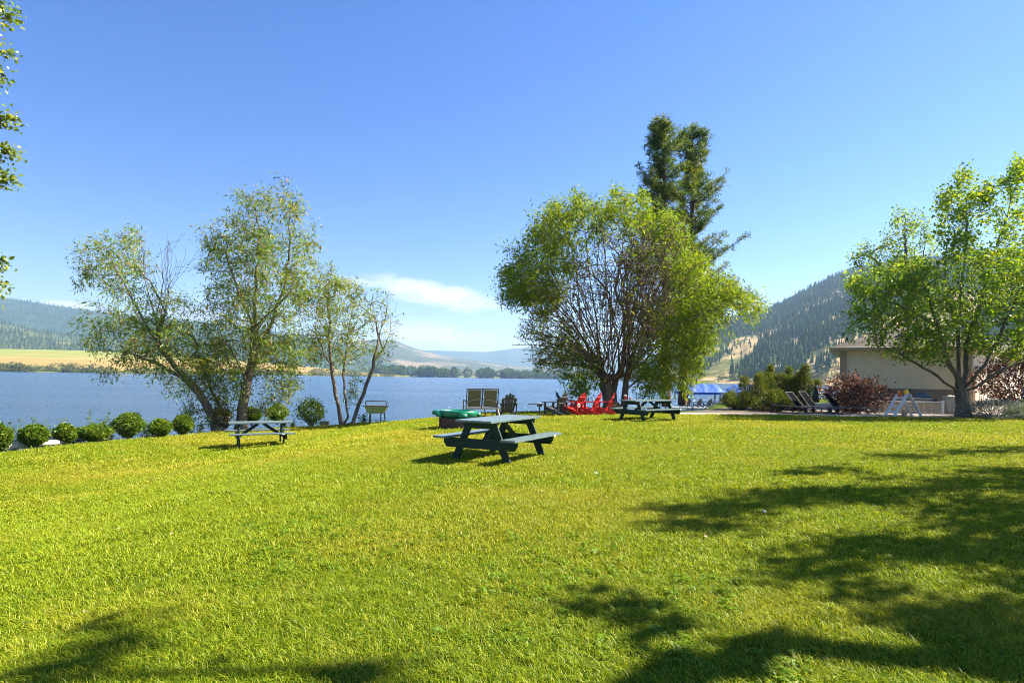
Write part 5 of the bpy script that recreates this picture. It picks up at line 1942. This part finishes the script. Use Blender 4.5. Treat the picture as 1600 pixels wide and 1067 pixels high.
m = MB()
m.box(loc_((xl_ + xr_) / 2, (y0 + y1) / 2, hz_ / 2), (xr_ - xl_, y1 - y0, hz_))
m.build('wall', stucco, house)
MB().box(loc_((xl_ + xr_) / 2 + .03, y0 - .02, .62), (xr_ - xl_ - .1, .05, 1.2)).build('base_band', band, house)
MB().box(loc_(xl_ + .14, y0 - .03, hz_ / 2), (.34, .07, hz_)).build('corner_board', paint('corner board', (.35, .30, .23), .85, .06), house)
MB().tube([loc_(xr_ - .12, y0 - .09, .0), loc_(xr_ - .12, y0 - .09, hz_ - .1)], .06, 10).build('downpipe', paint('downpipe', (.40, .35, .28), .5), house)
# hip roof laid in courses of shingles
roofm = paint('brown roof shingles', (0.13, 0.105, 0.085), .95, .35, 9, .7, 24, (1, 4, 4))
ov = .55
ex0, ex1, ey0, ey1 = xl_ - ov, xr_ + ov, y0 - ov, y1 + ov
sl_ = .42
rise = (ex1 - ex0) / 2
nc = 26
mF, mL, mR, mK = MB(), MB(), MB(), MB()
for i in range(nc):
    a0, a1 = rise * i / nc, min(rise, rise * (i + 1) / nc + .03)
    z0, z1 = hz_ + .10 + sl_ * a0 + .022, hz_ + .10 + sl_ * a1
    cs = [((ex0 + a0, ey0 + a0), (ex1 - a0, ey0 + a0), (ex1 - a1, ey0 + a1), (ex0 + a1, ey0 + a1), mF),
          ((ex0 + a0, ey1 - a0), (ex0 + a0, ey0 + a0), (ex0 + a1, ey0 + a1), (ex0 + a1, ey1 - a1), mL),
          ((ex1 - a0, ey0 + a0), (ex1 - a0, ey1 - a0), (ex1 - a1, ey1 - a1), (ex1 - a1, ey0 + a1), mR),
          ((ex1 - a0, ey1 - a0), (ex0 + a0, ey1 - a0), (ex0 + a1, ey1 - a1), (ex1 - a1, ey1 - a1), mK)]
    for q0, q1, q2, q3, mm in cs:
        mm.add([(*q0, z0), (*q1, z0), (*q2, z1), (*q3, z1), (*q0, z0 - .03), (*q1, z0 - .03)], [(0, 1, 2, 3), (4, 5, 1, 0)])
rf = mF.build('roof', roofm, house)
for mm in (mL, mR, mK):
    mm.build('roof_slope', roofm, rf)
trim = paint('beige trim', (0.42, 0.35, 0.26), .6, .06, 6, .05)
MB().box(loc_((ex0 + ex1) / 2, ey0 + .02, hz_ + .02), (ex1 - ex0 - .02, .04, .18)).build('fascia', trim, rf)
MB().box(loc_(ex0 + .02, (ey0 + ey1) / 2, hz_ + .02), (.04, ey1 - ey0 - .1, .18)).build('fascia', trim, rf)
MB().box(loc_(ex1 - .02, (ey0 + ey1) / 2, hz_ + .02), (.04, ey1 - ey0 - .1, .18)).build('fascia', trim, rf)
MB().box(loc_((ex0 + ex1) / 2, ey0 - .055, hz_ + .07), (ex1 - ex0 + .06, .10, .10)).build('gutter', trim, rf, .02)
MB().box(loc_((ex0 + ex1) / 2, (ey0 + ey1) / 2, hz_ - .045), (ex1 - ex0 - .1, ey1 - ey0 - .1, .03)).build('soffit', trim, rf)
# garage wing, turned towards the drive
gw = thing('garage', (23.9, 31.75, 0), math.atan2(.6, .8), 'beige garage with a panelled overhead door behind the maple', 'garage')
gl_ = 9.0
MB().box((gl_ / 2, 3.0, hz_ / 2), (gl_, 6.0, hz_ - .02)).build('wall', stucco, gw)
dw, dh, dx0 = 4.9, 2.25, .75
fr_ = MB()
fr_.box((dx0 - .08, -.04, dh / 2 + .05), (.14, .08, dh + .1))
fr_.box((dx0 + dw + .08, -.04, dh / 2 + .05), (.14, .08, dh + .1))
fr_.box((dx0 + dw / 2, -.04, dh + .14), (dw + .30, .082, .14))
dr_ = MB().box((dx0 + dw / 2, -.012, dh / 2 + .03), (dw, .03, dh)).build('overhead_door', paint('garage door', (.50, .42, .31), .6, .05), gw)
fr_.build('door_frame', trim, gw)
pm_ = paint('garage door panel', (.55, .46, .34), .55, .05)
pme = MB().box((0, 0, 0), (dw / 8 - .10, .03, dh / 4 - .12)).mesh('door_panel')
pme.materials.append(pm_)
for r__ in range(4):
    for c__ in range(8):
        o = link('door_panel', pme, None, dr_)
        o.location = (dx0 + dw * (c__ + .5) / 8, -.04, .03 + dh * (r__ + .5) / 4)
MB().box((.25, -.07, 2.15), (.14, .12, .28)).build('wall_lantern', black_metal, gw)
gm_ = MB()
for i in range(20):
    a0, a1 = 3.4 * i / 20, 3.4 * (i + 1) / 20 + .03
    z0, z1 = hz_ + .08 + sl_ * a0 + .022, hz_ + .08 + sl_ * a1
    gm_.add([(-.3 + 0, -.5 + a0, z0), (gl_ + .5 - a0, -.5 + a0, z0), (gl_ + .5 - a1, -.5 + a1, z1), (-.3, -.5 + a1, z1), (-.3, -.5 + a0, z0 - .03), (gl_ + .5 - a0, -.5 + a0, z0 - .03)], [(0, 1, 2, 3), (4, 5, 1, 0)])
grf = gm_.build('roof', roofm, gw)
MB().box((gl_ / 2 + .1, -.50, hz_ + .0), (gl_ + .7, .05, .17)).build('fascia', trim, grf)

# ---- dock, canopies of the boat lifts
dock_wood = paint('weathered dock boards', (0.42, 0.40, 0.36), .85, .15, 3, .3, 20)
post_m = paint('dock post', (0.06, 0.06, 0.06), .7)
Dk = 53.0
da, db = at(1050, 636, Dk), at(1150, 636, Dk)
zd = LAKE_Z + .46
dk = thing('dock', (da.x, Dk, LAKE_Z), rad(-2), 'narrow wooden dock on dark posts in front of the blue canopies', 'dock')
Ld = db.x - da.x
nb = 26
pl = MB().box((0, 0, 0), (Ld / nb - .02, 1.8, .05)).mesh('dock_board')
pl.materials.append(dock_wood)
for i in range(nb):
    o = link('dock_board', pl, None, dk)
    o.location = (Ld * (i + .5) / nb, 0, .47)
MB().box((Ld / 2, -.86, .36), (Ld, .06, .16)).build('edge_beam', dock_wood, dk)
MB().box((Ld / 2, .86, .36), (Ld, .06, .16)).build('edge_beam', dock_wood, dk)
for i in range(5):
    MB().tube([(Ld * (i + .4) / 5, -.92, -1.2), (Ld * (i + .4) / 5, -.92, .55)], .07, 8).build('dock_post', post_m, dk)
slate = paint('slate chair plastic', (0.05, 0.06, 0.07), .5, .1)
for i, (px, lb) in enumerate(((1073, 'slate garden chair on the dock, the one by the willow side'), (1090, 'slate garden chair on the dock, second from the willow side'),
                              (1106, 'slate garden chair on the dock, third from the willow side'), (1122, 'slate garden chair on the dock, nearest the shrubby pines'))):
    q = at(px, 630, Dk + .1)
    chair((q.x, Dk + .1, LAKE_Z + .50), rad(28), slate, lb, 'slate chairs on the dock', .86)
blue_cloth = paint('blue canopy cloth', (0.008, 0.07, 0.36), .6, .12, 1.5, .3, 6)


def canopy(px0, px1, D, zE, zR, dep, label, seed, hip=.35):
    a, b_ = at(px0, 610, D), at(px1, 610, D)
    w = b_.x - a.x
    o = thing('boat_lift', (a.x, D, LAKE_Z), rad(-3), label, 'boat lift', 'boat lifts with blue canopies')
    zE -= LAKE_Z
    zR -= LAKE_Z
    rg = np.random.default_rng(seed)
    nu, nv = 24, 9
    V = []
    for j in range(nv):
        for i in range(nu):
            u, v = i / (nu - 1), j / (nv - 1) * 2 - 1
            e = min(1, min(u, 1 - u) / hip * .5 + .0)
            e = min(1, min(u, 1 - u) / (hip * .5))
            ridge = zE + (zR - zE) * e
            z = zE + (ridge - zE) * (1 - abs(v)) ** .85 - .05 * math.sin(math.pi * ((u * 4) % 1)) * (1 - abs(v) * .3) + rg.normal(0, .012)
            V.append((u * w, v * dep / 2, z))
    k = nu * nv
    q = [(j * nu + i, j * nu + i + 1, (j + 1) * nu + i + 1, (j + 1) * nu + i) for j in range(nv - 1) for i in range(nu - 1)]
    m = MB().add(V, q)
    for v in (-1, 1):
        m.add([(0, v * dep / 2 * 1.005, zE), (w, v * dep / 2 * 1.005, zE), (w, v * dep / 2 * 1.01, zE - .2), (0, v * dep / 2 * 1.01, zE - .2)], [(0, 1, 2, 3)])
    for u in (0, w):
        m.add([(u, -dep / 2, zE), (u, dep / 2, zE), (u * 1.002, dep / 2, zE - .2), (u * 1.002, -dep / 2, zE - .2)], [(0, 1, 2, 3)])
    m.build('canopy', blue_cloth, o)
    for s in (.12, .88):
        for v in (-1, 1):
            MB().tube([(w * s, v * dep * .45, -1.2), (w * s, v * dep * .45, zE - .03)], .06, 8).build('post', post_m, o)
    for v in (-1, 1):
        MB().tube([(0, v * dep * .45, zE - .06), (w, v * dep * .45, zE - .06)], .045, 6).build('eave_rail', post_m, o)
    return o


canopy(1061, 1131, 57.5, .40, 1.16, 3.0, 'boat lift with the long blue canopy over dark posts at the dock', 1)
o = canopy(1126, 1172, 58.5, .45, 1.12, 3.0, 'shorter blue canopy with a white flap half behind the shrubby pines', 2, .9)
q = at(1135, 604, 56.6)
MB().prism([(.35, 1.75), (.75, 1.78), (1.05, 2.1), (.55, 2.42)], 'y', -1.62, -1.58).build('white_flap', white_paint, o)

# ---- fallen leaves and bits on the lawn
rg = np.random.default_rng(91)
n = 90
y = rg.uniform(3.4, 20, n)
x = rg.uniform(-.8, .8, n) * y
pos = np.stack([x, y, zg(x, y) + .035], -1)
ll = rg.uniform(.03, .065, n)
lt = link('leaf_litter', leaf_mesh('leaf_litter', pos, np.stack([rg.normal(0, 1, n), rg.normal(0, 1, n), rg.normal(0, .25, n)], -1), np.stack([rg.normal(0, .3, n), rg.normal(0, .3, n), np.ones(n)], -1), ll, ll * .6),
          leafmat('dry fallen leaves', ((0, (.20, .10, .04)), (.5, (.40, .30, .15)), (1, (.6, .55, .42))), .2, .05))
tag(lt, 'dry fallen leaves scattered over the sunny lawn', 'leaves', kind='stuff')
for (px, py, lb) in ((1194, 806, 'crumpled white paper scrap lying in the large shade on the lawn'), (931, 742, 'tiny white scrap in the sunlit grass right of the near picnic table')):
    q = place(px, py)
    r2 = random.Random(px)
    m = MB().lathe([(0, 0), (.5, .1), (.9, .5), (.5, .9), (0, 1)], k=7, sx=.03, sy=.024)
    m.v = [(a + r2.uniform(-.008, .008), b_ + r2.uniform(-.008, .008), c * .03 + .02) for a, b_, c in m.v]
    o = m.build('paper_scrap', white_plastic)
    o.location = q
    tag(o, lb, 'scrap')
